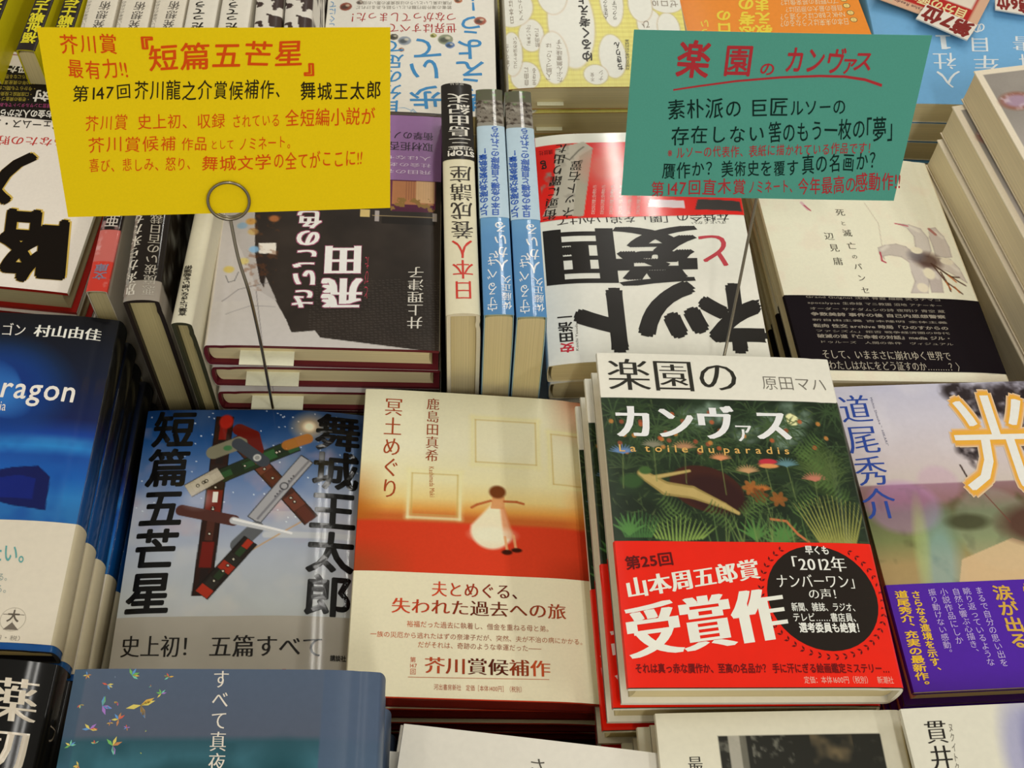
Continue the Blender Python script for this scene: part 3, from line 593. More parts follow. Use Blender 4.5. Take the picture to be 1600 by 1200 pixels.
# ================================================================ bottom row
flat('hardcover_book', (-0.2628, 0.1120, 0.1500, -0.0416, 0.0052, -0.0054, 0.1340, 0.1940), .0232, labs('black novel at the lower left corner', 5, 'glossy black hardcover with large cream characters at lower left'), 'copies of the black novel', dz=.0242,
     jacket='0c0a0b', m='gloss', bend=6.5, wob=.2, prints=[p_('薬', (110.8,30.1,131.8,30.1,108.7,7.7), 'c9bfae', k='m', wt=.02), p_('切', (109.6,52.8,131.9,52.8,108.6,30.8), 'c9bfae', k='m', wt=.02)], spine=[p_('フ', (4, 26, 20, 36), 'a89c8c', k='m')])
def art_sub(X, Y):
    A = Art(X, Y, '4a5668'); A.vgrad([(0, '4b586c'), (30, '4c5464'), (33, '2c4f5a'), (42, '35616e'), (60, '3a6474'), (80, '2e5666'), (194, '2c4f60')])
    n = A.noise(12, 3); A.rect(-9, -9, 6, 999, '2f4a60', .5); A.rect(112, -9, 999, 999, '46556c', .9)
    A.put((Y > 33)*(X < 112)*np.clip((n-.45)*2, 0, .55), '1f4048')
    A.put(np.clip(1-np.hypot((X-75)/34, (Y-76)/30), 0, 1)*1.2*(Y > 42), '5f93a8'); A.ell(34, 66, 40, 15, '1b3238', .4, .9*np.clip(n*1.5, 0, 1)); A.ell(60, 48, 22, 7, '22444c', .6, .7); A.ell(96, 62, 14, 26, '1c4048', .6, .8)
    return A.done()
rs_ = random.Random(12); flk = []

FL_ = [((6.0,2.8)), ((15.8,7.5)), ((25.9,3.0)), ((42.4,3.8)), ((35.2,8.3)), ((40.1,11.5)), ((5.3,16.3)), ((15.2,17.1)), ((21.6,15.4)), ((31.9,16.8)), ((11.5,27.4)), ((23.2,23.1)), ((19.8,24.6)), ((27.4,26.8)), ((4.2,34.4)), ((14.8,33.8)), ((22.6,34.7)), ((36.1,28.2)), ((34.8,37.7)), ((18.7,4.2)), ((9.4,43.2))]
SZ_ = [q*.8 for q in [2.6, 3.6, 4.6, 3., 1.4, 3.2, 2.4, 6., 2.2, 8.5, 4.6, 4.2, 2., 2., 3.4, 2.4, 5.6, 1., 1.2, 1., 3.]]
for (x, y), r in zip(FL_, SZ_):
    for k in range(5 if r > 1.5 else 2):
        a = rs_.uniform(0, 6.28); c = rs_.choice(['c9a04a', '6aa85a', 'c05a4a', '5a8ac0', '9a70b8', 'c8b860', '70b8a0', 'b07a50'])
        x2, y2 = x+math.cos(a)*r*.45, y+math.sin(a)*r*.45; w_ = r*.16; nx, ny = -math.sin(a)*w_, math.cos(a)*w_; e = (math.cos(a)*r*.5, math.sin(a)*r*.5)
        flk.append(([(x2-e[0], y2-e[1]), (x2+nx, y2+ny), (x2+e[0], y2+e[1]), (x2-nx, y2-ny)], c))
flat('hardcover_book', (-0.1045, 0.0942, 0.1752, -0.0101, -0.0042, -0.0237, 0.1364, 0.1940), .0234, labs('slate blue novel with coloured flakes', 6, 'slate blue hardcover with coloured foil flakes and white lettering'), 'copies of the slate blue novel', dz=.0242,
     art=art_sub, res=1., m='satin', bend=3.2, wob=.6, case='2a3a4c', shapes=flk, prints=[p_('すべて真夜中の恋人たち', (68.6,103.2,76.3,103.3,61.6,-0.1), 'cfc8bc', v=1, k='m')])
flat('hardcover_book', (0.0290, 0.0739, 0.1300, -0.1281, 0.0032, -0.0155, 0.1340, 0.1940), .0188, labs('plain white novel at the bottom edge', 5, 'plain pale hardcover lying slightly askew at the bottom edge'), 'copies of the plain white novel', dz=.0200, shift=[(-.013, -.006), (-.004, .012), (.0, .0)],
     jacket='d2cec2', m='satin', bend=1.0, case='c8c8a4', prints=[p_('さよなら', (61.3,8.6,70.2,45.9), '4a463e', v=1, k='m')])
def art_sai(X, Y):
    A = Art(X, Y, 'd0ccb8'); x0, y0, x1, y1 = (28.8,11.7,109.5,57.2)
    n = A.noise(10, 3); n2 = A.noise(3, 5)
    A.rect(x0, y0, x1, y1, '24241f'); m = (X > x0)*(X < x1)*(Y > y0)*(Y < y1)
    A.put(m*np.clip((n2-.5)*5, 0, .8)*(X < x0+12), '6b6a60'); A.rect(x0+5.5, y0, x0+11, y1, 'aaa698', .9); A.rect(x0+11, y0, x0+14, y1, '6a685c', .9)
    A.put(m*(X > x0+16)*(X < x0+36)*np.clip((n2-.48)*4, 0, .6), '8b8a7c'); A.put(m*(X > x0+45)*(X < x0+66)*np.clip((n-.45)*3, 0, .7), '7b6a4c'); A.put(m*(X > x0+66)*np.clip((n2-.55)*2, 0, .3), '4a4a40')
    return A.done()
flat('hardcover_book', (0.1570, 0.0898, 0.1349, 0.0037, -0.0123, -0.0083, 0.1199, 0.1820), .0204, labs('pale book with a dark photograph', 5, 'pale book with a dark grainy photograph at the lower right'), 'copies of the pale photograph book', dz=.0214, shift=[(-.006, .0), (-.012, -.002), (-.004, .001)],
     art=art_sai, res=.8, side='c9c4ae', back='d0ccb8', m='satin', case='cfcab8', bend=.8, prints=[p_('最後の場所', (13.0,20.6,20.5,64.4), '2c2a26', v=1, k='m')])
def art_kan(X, Y):
    A = Art(X, Y, 'd0cdbc'); x, y = (52.1,30.6); A.ell(x+6, y, 14, 34, '9a9ab8', .5, .9); A.ell(x+12, y+6, 10, 30, '5a5a90', .6, .8); return A.done()
flat('hardcover_book', (0.2854, 0.0829, 0.1450, 0.0332, -0.0099, -0.0073, 0.1360, 0.1940), .0222, labs('white novel at the lower right corner', 5, 'white hardcover with black upright characters at the lower right corner'), 'copies of the white corner novel', dz=.0232,
     art=art_kan, res=1.5, m='satin', bend=.8, side='d0cdbc', prints=[p_('貫井徳郎', (6.4,54.5,17.9,54.5,9.0,5.6), '24211d', v=1, k='m'), p_('ヌクイトクロウ', (17.5,40.7,19.9,40.8,21.1,7.8), '6a665c', v=1)])

# ================================================================ middle row, lying the other way round
def art_tobita(X, Y):
    A = Art(X, Y, '2e2722'); n = A.noise(16, 6); n2 = A.noise(3.5, 2); A.c = A.c*(.75+.45*n)[..., None]
    # tiled roofs and grille seen at night
    A.put(((Y < 52)*(X < 78)*(np.sin((Y*.96+X*.10)*3.4) > .72)*(np.sin((X-Y*.1)*2.6) > -.5))*.3, '6a6258')
    A.poly([*(137.3,101.4,116.4,56.6,111.2,41.2,99.0,33.0,91.5,19.1,87.8,10.0,74.0,11.8,70.6,6.9,-1.5,-1.7,143.2,-10.0,138.4,45.9)], 'b9b4b0')
    A.poly([*(142.5,101.1,117.5,102.3,114.4,68.6,98.3,33.0,121.0,32.2,134.9,31.6)], 'b5b0ae', .9)
    A.poly([*(112.8,76.7,102.2,77.2,101.5,68.1,112.1,68.7)], 'd5d0c8'); A.poly([*(114.3,67.6,105.9,68.9,106.7,42.3,109.4,47.0)], '2a221e')
    for x, y, c in ((378,352,'7a98b0'),(392,345,'b8863a'),(385,360,'b8a06a'),(404,340,'c9b06a'),(360,420,'c0aa50'),(372,412,'c4b46a'),(428,342,'b06a3a'),(402,356,'4a3a2c'),(396,372,'8ab0d0')):
        x, y = (310.3,285.5) if 0 else (x, y)
    for q, c in ((((124.3,90.5)), '7a98b0'), (((119.1,93.9)), 'b8863a'), (((129.1,56.0)), 'c0aa50'), (((120.8,62.3)), 'c4b46a'), (((105.0,96.7)), 'b06a3a'), (((115.1,71.6)), '7aa8d0'), (((117.2,85.7)), 'b89a5a')):
        A.ell(*q, 3.2, 2.6, c, .5, .85)
    A.pl([*(130.8,31.8,121.8,40.7,104.0,46.3)], .4, '6a6668'); A.pl([*(127.6,22.5,113.1,28.7,98.6,28.3)], .4, '8a8688'); A.pl([*(130.5,51.1,128.5,46.3,124.8,47.4,123.1,53.8)], .4, '4a4a4c')
    A.pl([*(111.1,39.7,103.8,0.3)], .35, '6a6668')
    A.rect(*(3.8,109.0,37.7,144.0), '6b2a4a', .8); A.rect(*(4.5,112.5,31.8,132.1), 'b0764a', .95); A.put((np.sin(X*4.) > .3)*(X < 23)*(X > 3)*(Y > 116)*(Y < 140)*.4, '6a3a2a')
    A.rect(*(4.1,113.9,16.1,132.5), 'd8b888', .7); A.rect(*(4.4,106.4,31.4,112.2), '501c38', .9); A.rect(*(3.4,95.8,37.6,102.4), '1c1712', .9); A.put((n2 > .52)*((Y < 118)*(Y > 107)*(X > 4)*(X < 32)), '8a6a34')
    A.rect(*(45.1,100.9,51.2,106.8), 'd0b878', .95); A.rect(*(39.3,97.6,41.8,106.6), 'b8b0b0', .8); A.rect(*(2.6,99.3,5.1,105.7), 'c0b8b8', .8)
    A.rect(*(3.5,102.1,43.4,102.6), 'b09a70', .8); A.put((X > 100)*(X < 120)*(Y > 40)*(Y < 100)*np.clip((n2-.5)*3, 0, .4), '6a3a1c')
    return A.done()
tp = []
for txt, q in (('さいごの色街', ((75.3,120.5,90.7,119.7,75.0,27.3))), ('飛田', ((48.4,78.1,72.6,77.0,47.4,27.3)))):
    for dx, dy in ((.5, .5), (-.5, .5), (.5, -.5), (-.5, -.5)): tp.append(p_(txt, tuple(a+(dx, dy)[i % 2] for i, a in enumerate(q)), '9a5470', v=1, k='m', wt=.03))
    tp.append(p_(txt, q, 'e8dfdc', v=1, k='m', wt=.03 if len(txt) > 2 else .035, lay=1))
tp.append(p_('井上理津子', (9.8,62.5,20.1,62.1,9.8,15.0), 'd8d4cc', v=1, k='m', lay=0)); tp.append(p_('とびた', (44.1,69.6,46.9,69.5,43.5,35.1), 'a03a4a', v=1))
obi_tob = dict(v=((15.9,132.8,16.3,133.4)[1], 191), c='8a6494', side='7c5a86', m='satin', shapes=[([(-0.5, 191.2), (134, 191.2), (134, 193.5), (-0.5, 193.5)], '4a4038')], prints=[
 p_('飛田の名残を歩く', (6.5,138.0,70.7,141.9), 'cbb8cc'), p_('社会のあらゆる矛盾', (6.6,144.2,71.0,148.0), 'cbb8cc'), p_('人はなぜ引き寄せ', (6.7,150.4,71.4,154.3), 'cbb8cc'),
 p_('取材拒否の街に迫る', (5.6,158.4,72.0,166.8), '2a1f2c', k='m'), p_('衝撃のノンフィクション', (5.7,168.6,81.0,176.3), '2a1f2c', k='m')])
flat('hardcover_book', (-0.0769, 0.5029, 0.1266, -0.0049, 0.0228, -0.0452, 0.1362, 0.1946), .0236, ['dark night-street hardcover with pink-edged white title and violet band', 'second copy of the night-street book, with a slip hanging out', 'third copy of the night-street book under the wire stand', 'bottom copy in the night-street stack, mostly in shadow'], 'copies of the dark night-street book', flip=1,
     dz=.0243, art=art_tobita, side='cfc8c0', back='cfc8c0', res=.55, prints=tp, obi=obi_tob, case='5c2228', page='cfc298', m='satin', bend=1.2, wob=.3, slip=[(86, 118, 9.5, -7, .5)])
def obi_art_net(X, Y):
    A = Art(X, Y, 'd8231c'); n = A.noise(7, 3); rx = 135-X
    A.rect(-9, 181.5, 999, 999, 'e4ded2'); A.put((Y > 179)*np.clip((X-60)/70, 0, 1)*0., 'ffffff')
    A.poly([*(120.2,176.8,100.6,182.2,94.9,176.0,106.8,115.4,131.8,117.9,123.2,137.2)], 'b5ae9e'); A.put(np.clip((n-.55)*6, 0, 1)*(X > 104)*(X < 132)*(Y < 181), '8a8478')
    A.poly([*(104.6,168.6,94.9,176.0,105.1,115.4,112.2,115.6)], 'a39c8a'); A.pl([*(120.4,172.0,111.2,165.8,104.2,174.5,100.9,177.4)], .9, '5a564c')
    A.ell(*(85.8,157.9), 17, 16, 'e88a78', .9, .6); A.poly([*(60.6,128.4,38.3,126.5,38.3,119.8,62.5,121.7)], 'd8c8cc'); A.poly([*(28.9,127.4,1.2,125.3,0.7,116.4,31.7,118.5)], '3a3634'); A.put((n > .5)*(X < 30)*(X > 2)*(Y < 146)*(Y > 139), 'b0a8a0')
    return A.done()
nt = lambda s, q, **k: p_(s, q, '24211e', **k)
net_p = [nt('ネ', (-8.7,57.5,39.7,58.1,-6.9,0.9), k='b', wt=.03), nt('ッ', (25.1,58.6,81.6,58.5,28.8,0.2), k='b', wt=.03), nt('ト', (71.3,57.1,122.0,56.7,71.0,3.4), k='b', wt=.035),
 nt('愛', (33.1,106.4,85.7,107.0,37.0,53.9), k='m', wt=.06), nt('国', (87.4,106.0,132.3,107.5,86.8,54.6), k='m', wt=.07), p_('と', (10.5,66.7,35.9,99.3), 'b83a44', k='m', wt=.01),
 p_('安', (117.4,15.4,126.7,15.7,117.5,7.8), 'c02c3a', k='b'), nt('田浩一', (117.5,38.6,127.0,38.9,117.4,15.4), v=1, k='b'), p_('Koichi Yasuda', (115.1,8.7,114.5,29.2,117.4,8.7), '6a665c'),
 nt('在特会の「闇」を追いかけて', (10.0,107.5,123.6,117.4), k='m'), nt('ざいとくかい', (12.2,105.6,35.5,108.3))]
obi_net = dict(v=((67.9,113.6,68.3,114.2)[1], 190), c='d8231c', art=obi_art_net, side='d8231c', m='gloss', prints=[nt('街頭に躍り出た', (111.2,181.3,119.9,181.6,123.6,113.8), v=1, k='m', wt=.01), nt('ネット右翼', (101.7,165.5,110.4,165.8,112.0,113.4), v=1, k='m'),
 p_('ｇ', (125.3,157.0,131.8,166.3), '24211e', k='b', it=-.2), p_('講談社', (122.1,172.2,131.6,177.0), '7a1410')] + [p_('日本社会の深層に迫る渾身ルポ', q, 'f0c0b4', v=1) for q in ((94.3,142.0,97.3,142.1,97.5,116.2),(88.4,141.8,91.4,141.9,91.7,116.0),(82.4,141.6,85.4,141.7,85.8,115.8),(76.4,141.4,79.4,141.5,79.9,115.6),(70.5,141.2,73.5,141.3,74.1,115.5),(64.5,141.0,67.5,141.1,68.2,115.3))])
flat('paperback_book', (0.1228, 0.4958, 0.1180, 0.0058, 0.0029, 0.0364, 0.1336, 0.1903), .0212, ['white paperback with huge black upside-down characters and red band', 'second copy down under the white paperback with huge characters', 'third copy down under the white paperback with huge characters', 'bottom copy under the white paperback with huge characters'], 'copies of the white big-lettered paperback', flip=1, hard=0,
     dz=.0222, jacket='e0dbcf', prints=net_p, obi=obi_net, case='c9c0a0', page='c2b488', m='satin', bend=3.4, wob=.4, shift=[(.003, .001), (.005, -.001)])
def art_pens(X, Y):
    A = Art(X, Y, 'e2dac4'); n = A.noise(14, 3)
    A.put(np.clip((n-.5), 0, .2), 'c8c0ae')
    for q, c in ((((94.2,62.0,103.4,62.8,110.9,66.0,114.1,74.0,113.0,85.6,109.0,91.4,103.1,89.4,102.5,82.0,104.1,73.3,101.4,66.4)), 'bdb4ac'), (((74.5,90.5,75.1,84.9,80.4,82.4,89.0,80.9,95.3,82.9,99.7,88.4,104.3,91.6,100.8,97.4,93.8,96.5,89.5,92.2,81.7,90.8,76.8,92.1,76.9,95.0)), 'b4aaa2'),
      (((116.6,65.7,122.8,63.7,126.7,71.2,127.9,81.0,127.1,89.6,122.0,90.9,114.9,90.1,115.6,81.5,115.4,72.8)), 'b8aca4'), (((93.7,93.7,101.5,95.1,105.0,101.7,103.6,112.8,99.7,122.8,88.0,123.1,93.5,113.2,93.2,104.9)), 'b9afaa'), (((103.0,96.2,110.1,97.0,113.5,107.0,110.8,121.9,102.6,122.1,103.6,112.8,102.8,106.2)), 'aea29e'), (((115.6,92.3,125.4,91.9,129.5,99.7,131.2,111.9,126.1,107.6,120.1,103.4,114.3,101.4)), 'c0b4aa')):
        A.poly(list(q), c, .85); A.pl(list(q), .7, '8e8480', .55, .8); A.pl([u*.5+v_*.5 for u, v_ in zip(q[:4], q[4:8])], 2.5, 'ddd6c8', .6, 2.)
    A.pl([*(75.4,88.8,74.8,96.2,77.1,97.7)], 1.2, 'a8384a'); A.pl([*(93.3,62.1,102.1,64.0)], .9, 'b04858'); A.pl([*(117.5,65.7,120.8,70.2)], 2.4, '9a5a50', .8)
    A.ell(*(108.0,94.9), 9, 7, '4a342c', .8, .85); A.ell(*(100.9,90.6), 6, 5, '6a6468', .8, .7)
    for q in (((109.6,97.1,118.5,105.7,129.4,114.7)), ((109.6,97.1,115.5,112.4,124.8,121.9)), ((111.4,98.7,120.1,107.8,127.0,107.6)), ((114.3,104.2,116.5,115.1,116.6,120.6))): A.pl(list(q), 1.2, '4a3428', .9)
    for q in (((119.0,106.8,123.3,112.1)), ((115.5,112.4,117.1,118.9)), ((120.6,116.6,122.8,120.9))): A.pl(list(q), 1.2, 'b0602c', .85)
    A.ell(*(105.5,106.1), 4, 5, 'dcd3ba', .3); A.ell(*(102.3,86.0), 4.2, 3, 'dcd3ba', .3); A.ell(*(121.9,94.3), 5, 3, 'd8ceb8', .3); A.ell(*(97.4,118.5), 4, 4, 'd8ceb8', .3)
    A.pl([*(75.8,43.9,81.1,62.7,78.3,83.0)], .5, 'a8a090', .7); A.pl([*(29.7,46.2,33.0,52.0)], 2.4, 'c8a0a8', .8); A.pl([*(31.0,48.5,34.6,53.1)], .9, 'a8384a')
    return A.done()
gr = '8f877a'
obi_pens = dict(v=((32.1,127.6,32.5,128.1)[1], 186.6), c='1c181b', side='1c181b', prints=[
 p_('Grand Guignol 沈黙 骨壺 細腕 笑うナマコ', (13.7,127.7,106.8,130.1), '8f877a'), p_('apocalypse 生命線 マニ教園 沼地 アナーキー', (13.9,132.5,106.3,134.9), '8f877a'), p_('オーダー サナダムシの詩 夜明け 青空 蔵', (14.1,137.2,106.6,139.7), '8f877a'),
 p_('争数美詩 事件の後 自己内思想警察', (13.9,141.4,105.7,144.4), '8f877a', k='b'), p_('新自由主義 吉本隆明 全体主義', (13.7,146.6,105.6,148.6), '8f877a'), p_('転向 性交 archive 時局「ひのすからの', (13.5,150.7,105.0,153.7), '8f877a', k='b'),
 p_('ファシズム」拒否 戦争経済圏の時代', (13.8,155.3,104.6,157.3), '8f877a'), p_('破滅の道『亡命者の対話』media ジル・', (14.2,158.8,105.1,161.9), '8f877a', k='b'), p_('ドゥルーズ　人間の条件　ヴィジュアル', (14.4,163.9,104.6,166.0), '8f877a'),
 p_('そして、いままさに崩れゆく世界で', (13.9,170.6,99.9,178.2), 'a59d8e', k='m'), p_('わたしはなにをどう証すのか………？〉', (16.5,178.9,105.9,186.4), 'a59d8e', k='m')])
pens_p = [p_(ch, (x-3.4*s, y-3.4*s, x+3.4*s, y+3.4*s), '5a564c', k='m') for ch, (x, y), s in (('死', ((55.6,53.8)), 1.), ('と', ((55.4,63.8)), .6), ('滅', ((56.0,72.5)), 1.), ('亡', ((56.3,83.9)), 1.), ('の', ((56.1,93.5)), .6), ('パ', ((56.2,101.9)), .9), ('ン', ((56.3,111.7)), .9), ('セ', ((56.3,122.0)), .9), ('辺', ((42.4,76.0)), 1.05), ('見', ((43.5,86.2)), 1.05), ('庸', ((43.3,97.9)), 1.05))]
flat('hardcover_book', (0.2759, 0.4927, 0.0988, 0.0464, -0.0249, -0.0966, 0.1336, 0.1940), .0160, labs('cream book with the black band', 4, 'cream hardcover with a pale twisting flower and black text band'), 'copies of the cream book with the black band', dz=.0174,
     art=art_pens, res=.6, prints=pens_p, obi=obi_pens, side='d4cbb0', case='cfc6a8', m='matte', bend=1.6, wob=1.0)
obi_ry = dict(v=((64.9,135.3,65.3,135.8)[1], 181), c='1a1614', side='1a1614', m='satin', shapes=[([(-.2, 181.), (134, 181.), (134, 194), (-.2, 194)], 'd8d0cc'), ([(0, 191), (134, 191), (134, 192), (0, 192)], '9a3a3a')], prints=[
 p_('いい一冊たい一部', (54.1,186.4,113.7,180.2,52.9,177.3), 'd8d4cc', k='b', it=.1), p_('対', (56.0,162.4,66.9,160.9,54.6,151.3), 'd8d4cc', k='b'),
 p_('・お金持ちになる思考法とは何か', (65.8,175.0,106.3,170.8,65.0,170.8), 'a8983a'), p_('・2010年の資産運用と年収1億', (65.9,169.5,104.7,165.5,65.1,165.4), 'a8983a'), p_('・今からでも間に合う節税術', (66.1,164.0,103.0,160.3,65.3,159.9), 'a8983a'), p_('・口座開設と投資の基本入門', (67.0,158.5,101.4,155.2,66.3,154.5), 'a8983a'), p_('・老後の資金づくり計画表', (67.3,153.7,99.9,150.6,66.6,149.7), 'a8983a'),
 p_('経営コンサルタントでもある著者だから', (52.4,149.8,102.4,144.9,51.7,145.8), 'a84a7a'), p_('お金の人だから書けた', (49.2,144.3,98.9,139.5,47.9,136.9), 'd8d4cc', k='b')])
tt = [('略', ((13.1,60.7,56.2,59.0,1.7,5.6)), 0), ('入', ((48.3,106.2,93.3,103.8,41.6,61.3)), 0)]
ryp = []
for ch, q, _ in tt:
    ryp += [p_(ch, tuple(a+(-.9, .9)[i % 2] for i, a in enumerate(q)), 'c8ab52', k='b', wt=.02), p_(ch, tuple(a+(.5, -.3)[i % 2] for i, a in enumerate(q)), '8a7230', k='b', wt=.02, lay=1), p_(ch, q, '1c1813', k='b', wt=.02, lay=2)]
ryp += [p_('ジェームス・スキナー', (40.8,136.1,106.2,130.5,39.3,127.7), '2a2622', k='g', wt=.01), p_('あなたの貯金が', (33.5,122.2,97.5,116.7,31.9,113.4), 'b8302c', k='m'), p_('増える', (86.1,68.9,126.1,67.1,71.5,19.6), '1c1813', k='b', wt=.05)]
flat('hardcover_book', (-0.2888, 0.5486, 0.1304, -0.1100, 0.0339, -0.0137, 0.1340, 0.1945), .0236, labs('white book with gold-edged black characters', 4, 'white hardcover with gold-edged black characters and red lower edge'), 'copies of the white gold-lettered book', flip=1,
     dz=.0252, jacket='ddd6cc', prints=ryp, obi=obi_ry, side='c4c0ac', case='8c1f1a', page='a9a07c', m='matte', bend=1.2, wob=.5)

# ================================================================ middle row, books standing spine up
def sp_nihon(X, Y):
    A = Art(X, Y, 'd2ccb0'); return A.done()
on = dict(v=((8.5,119.7,8.9,120.2)[1], 187.8), c='24201c', m='satin', spine=[p_('三島由紀夫', (1.6,128.5,15.9,178.5), 'd4d0c6', v=1, k='m', wt=.01), p_('平凡社', (4.9,185.5,14.0,189.1), 'b8b4aa'), p_('ザ日本語に', (0.7,127.3,15.9,130.7), 'd4d0c6', k='b'), p_('STOP!', (0.4,121.3,16.4,127.3), 'd8d4ca', k='b', wt=.02)])
standing('hardcover_book', (0.0034, 0.4956, 0.1629, 0.0178, -0.0034, -0.0019, 0.0201, 0.1879), .0196, ['cream spine-up book with red and black characters and black band'], None, jacket='d2ccb0', m='satin', spine=[p_('日本人', (2.8,8.7,15.7,54.8), 'c03a30', v=1, k='m'), p_('養成講座', (2.0,54.6,15.9,114.6), '35302a', v=1, k='m')],
     obi=on, case='cfc8ae', page='cabd92', bend=.6, wob=.1, ribbon=(120, '8c1f1a'), om=None)
def sp_sato(X, Y):
    A = Art(X, Y, '5f8fc0'); n = A.noise(5, 4); n2 = A.noise(2.2, 8)
    A.vgrad([(0, '4f80b0'), (60, '5a8ab8'), (82, '6a9ac0'), (83, 'a9c0cc'), (150, 'a0b8c8'), (154, '8a867c')]); m = Y > 152+n*8
    A.put(m*1., '7c756a'); A.put(m*np.clip((n2-.42)*6, 0, 1)*.85, '3a3028'); A.put(m*np.clip((n-.5)*5, 0, 1)*.7, 'a8a498'); A.put(m*np.clip((A.noise(1.6, 19)-.6)*9, 0, 1), '241c16'); A.put((Y > 177)*1., '5a5a48'); A.put((Y > 174)*np.clip((n-.5)*5, 0, 1)*.9, '4f9a3a'); return A.done()
os2 = dict(v=((10.0,73.9,10.4,74.4)[1], (7.4,152.9,7.8,153.5)[1]), c='aec4d2', side='aec4d2', m='satin', spine=[p_('ヒゲの隊長が緊急執筆！', (11.3,132.6,16.5,132.6,11.9,74.9), '2f56a8', v=1, k='b'), p_('日本の危機と自衛隊のこれから', (3.4,152.3,8.7,152.3,5.4,74.9), '2f56a8', v=1, k='b')])
sato_s = [p_('守るべき', (8.3,46.0,14.3,46.0,9.1,1.5), 'e6e6e2', v=1, k='m', it=.1), p_('佐藤正久', (0.8,28.8,6.7,28.8,1.1,3.3), 'e6e6e2', v=1, k='m'), p_('人がいる', (1.7,70.8,9.7,70.8,1.8,31.2), 'e6e6e2', v=1, k='m', wt=.01)]
standing('paperback_book', (0.0241, 0.4934, 0.1625, 0.0115, -0.0285, -0.0046, 0.0180, 0.1875), .0172, ['blue spine-up paperback with a rock picture, beside the cream spine', 'blue spine-up paperback with a rock picture, nearest the white paperback'], 'blue spine-up paperbacks', hard=0, offs=[(.0186, -.0016, 0, -.002, 0)],
     art=sp_sato, res=3, m='gloss', spine=sato_s, obi=os2, case='8fb0b8', page='cabd90', bend=.5, wob=.1, ribbon=(110, '7ab0a8'))
def sp_aku(X, Y):
    A = Art(X, Y, '1c1614'); A.rect(-9, -9, 999, 22, 'c0382c'); A.rect(-9, 22, 999, 46, 'b8605a'); n = A.noise(4, 3); A.put((Y < 60)*np.clip((n-.5)*4, 0, .7), 'c9a0a0'); A.rect(-9, -9, 133, 999, 'b0aa9a', .98); A.rect(146, -9, 999, 999, 'a39e90', .98); return A.done()
standing('paperback_book', (-0.2035, 0.5181, 0.1549, -0.0182, 0.0030, 0.0004, 0.0115, 0.1880), .0118, ['thin black and red spine-up paperback beside the white stack'], None, hard=0, art=sp_aku, res=3, m='gloss', spine=[p_('悪女たちの事件簿', (1.5, 47, 10, 175), 'c8c0b8', v=1, k='m'), p_('文庫', (2, 8, 9.5, 20), '7a7488', v=1, k='b')], case='b8b09c', page='a89c74', bend=.3, wob=.1)
def sp_bet(X, Y):
    A = Art(X, Y, '1e1915'); n = A.noise(8, 3); A.rect(-9, -9, 999, 14, '8f877c'); A.put((X > 152)*1., '8d8a82'); A.put((X > 152)*(X < 175)*np.clip((n-.4)*2, 0, 1), '6a4a3a'); A.put((X < 132)*np.clip((n-.4)*3, 0, 1), '7a7a70'); A.put((X > 175)*(n > .6)*.6, '5a5a54'); return A.done()
standing('hardcover_book', (-0.1794, 0.5057, 0.1629, 0.0285, 0.0060, -0.0075, 0.0204, 0.1880), .0200, ['black spine-up hardcover with white brush characters, middle of three'], None, art=sp_bet, res=2.5, m='gloss', spine=[p_('別海から来た女', (14.3,66.0,22.1,66.2,13.1,3.2), 'c4beb2', v=1, k='m', wt=.015), p_('悪魔祓いの百日裁判', (3.6,70.9,11.1,71.0,2.5,3.0), 'a8a296', v=1, k='m')], case='2a2420', page='b3a678', bend=.4, wob=.1)
standing('hardcover_book', (-0.1518, 0.4989, 0.1500, -0.0418, -0.0002, -0.0000, 0.0120, 0.1880), .0118, ['plain cream spine-up book leaning beside the night-street stack'], None, jacket='c9c4ae', m='satin', spine=[p_('言葉にできない想いを勉強術', (5.7,41.9,10.5,41.7,3.4,4.9), '2f2b24', v=1, k='b')], case='3a3a2a', page='b3a676', bend=.4, wob=.1)

# ================================================================ back row, books standing spine up behind the yellow card
def sp_yel(X, Y):
    A = Art(X, Y, 'c3b81e'); A.put(((X > 134)*(X < 149))*1., '231d18'); n = A.noise(22, 3)
    A.ell(160, 150, 14, 26, '1c1916', .15, 1.); A.ell(190, 140, 22, 34, '1c1916', .15, 1.); A.ell(176, 30, 20, 14, '2a2520', .15); A.pl([164, 28, 172, 24, 182, 32, 190, 27], 1.3, 'cfcaa8'); A.pl([150, 130, 165, 120, 175, 135], .8, '5a5a50'); A.ell(162, 60, 7, 12, '2a2520', .15); return A.done()
ysp = [p_('福祉戦士伝', (1., 34, 11.5, 92), 'cfc428', v=1, k='b', wt=.01), p_('今日のて', (1.5, 96, 11, 134), 'd8d4c4', v=1, k='b'), p_('日', (1, 136, 11.5, 150), 'cfc428', v=1, k='b')]
standing('paperback_book', (-0.2745, 0.7106, 0.1629, -0.0588, 0.0002, 0.0036, 0.0118, 0.1880), .0122, ['yellow and black spine-up paperback at the left edge, middle copy', 'yellow and black spine-up paperback farthest left', 'yellow and black spine-up paperback next to the white spines'], 'yellow and black spine-up paperbacks', hard=0,
     offs=[(-.031, .000, .0, .01, 0), (.0182, -.002, 0, .0216, 0)], art=sp_yel, res=2., m='satin', spine=[p_('福', (1.5, 6, 11, 17), 'cfc428', v=1, k='b'), p_('祉戦士伝', (1.5, 17, 11, 56), 'cfc428', v=1, k='b', wt=.01), p_('幸ので', (1.5, 58, 11, 86), 'd8d4c4', v=1, k='b'), p_('日今', (1.5, 88, 11, 110), 'cfc428', v=1, k='b')], case='b8ae1c', page='b0a478', bend=.3, wob=.1)
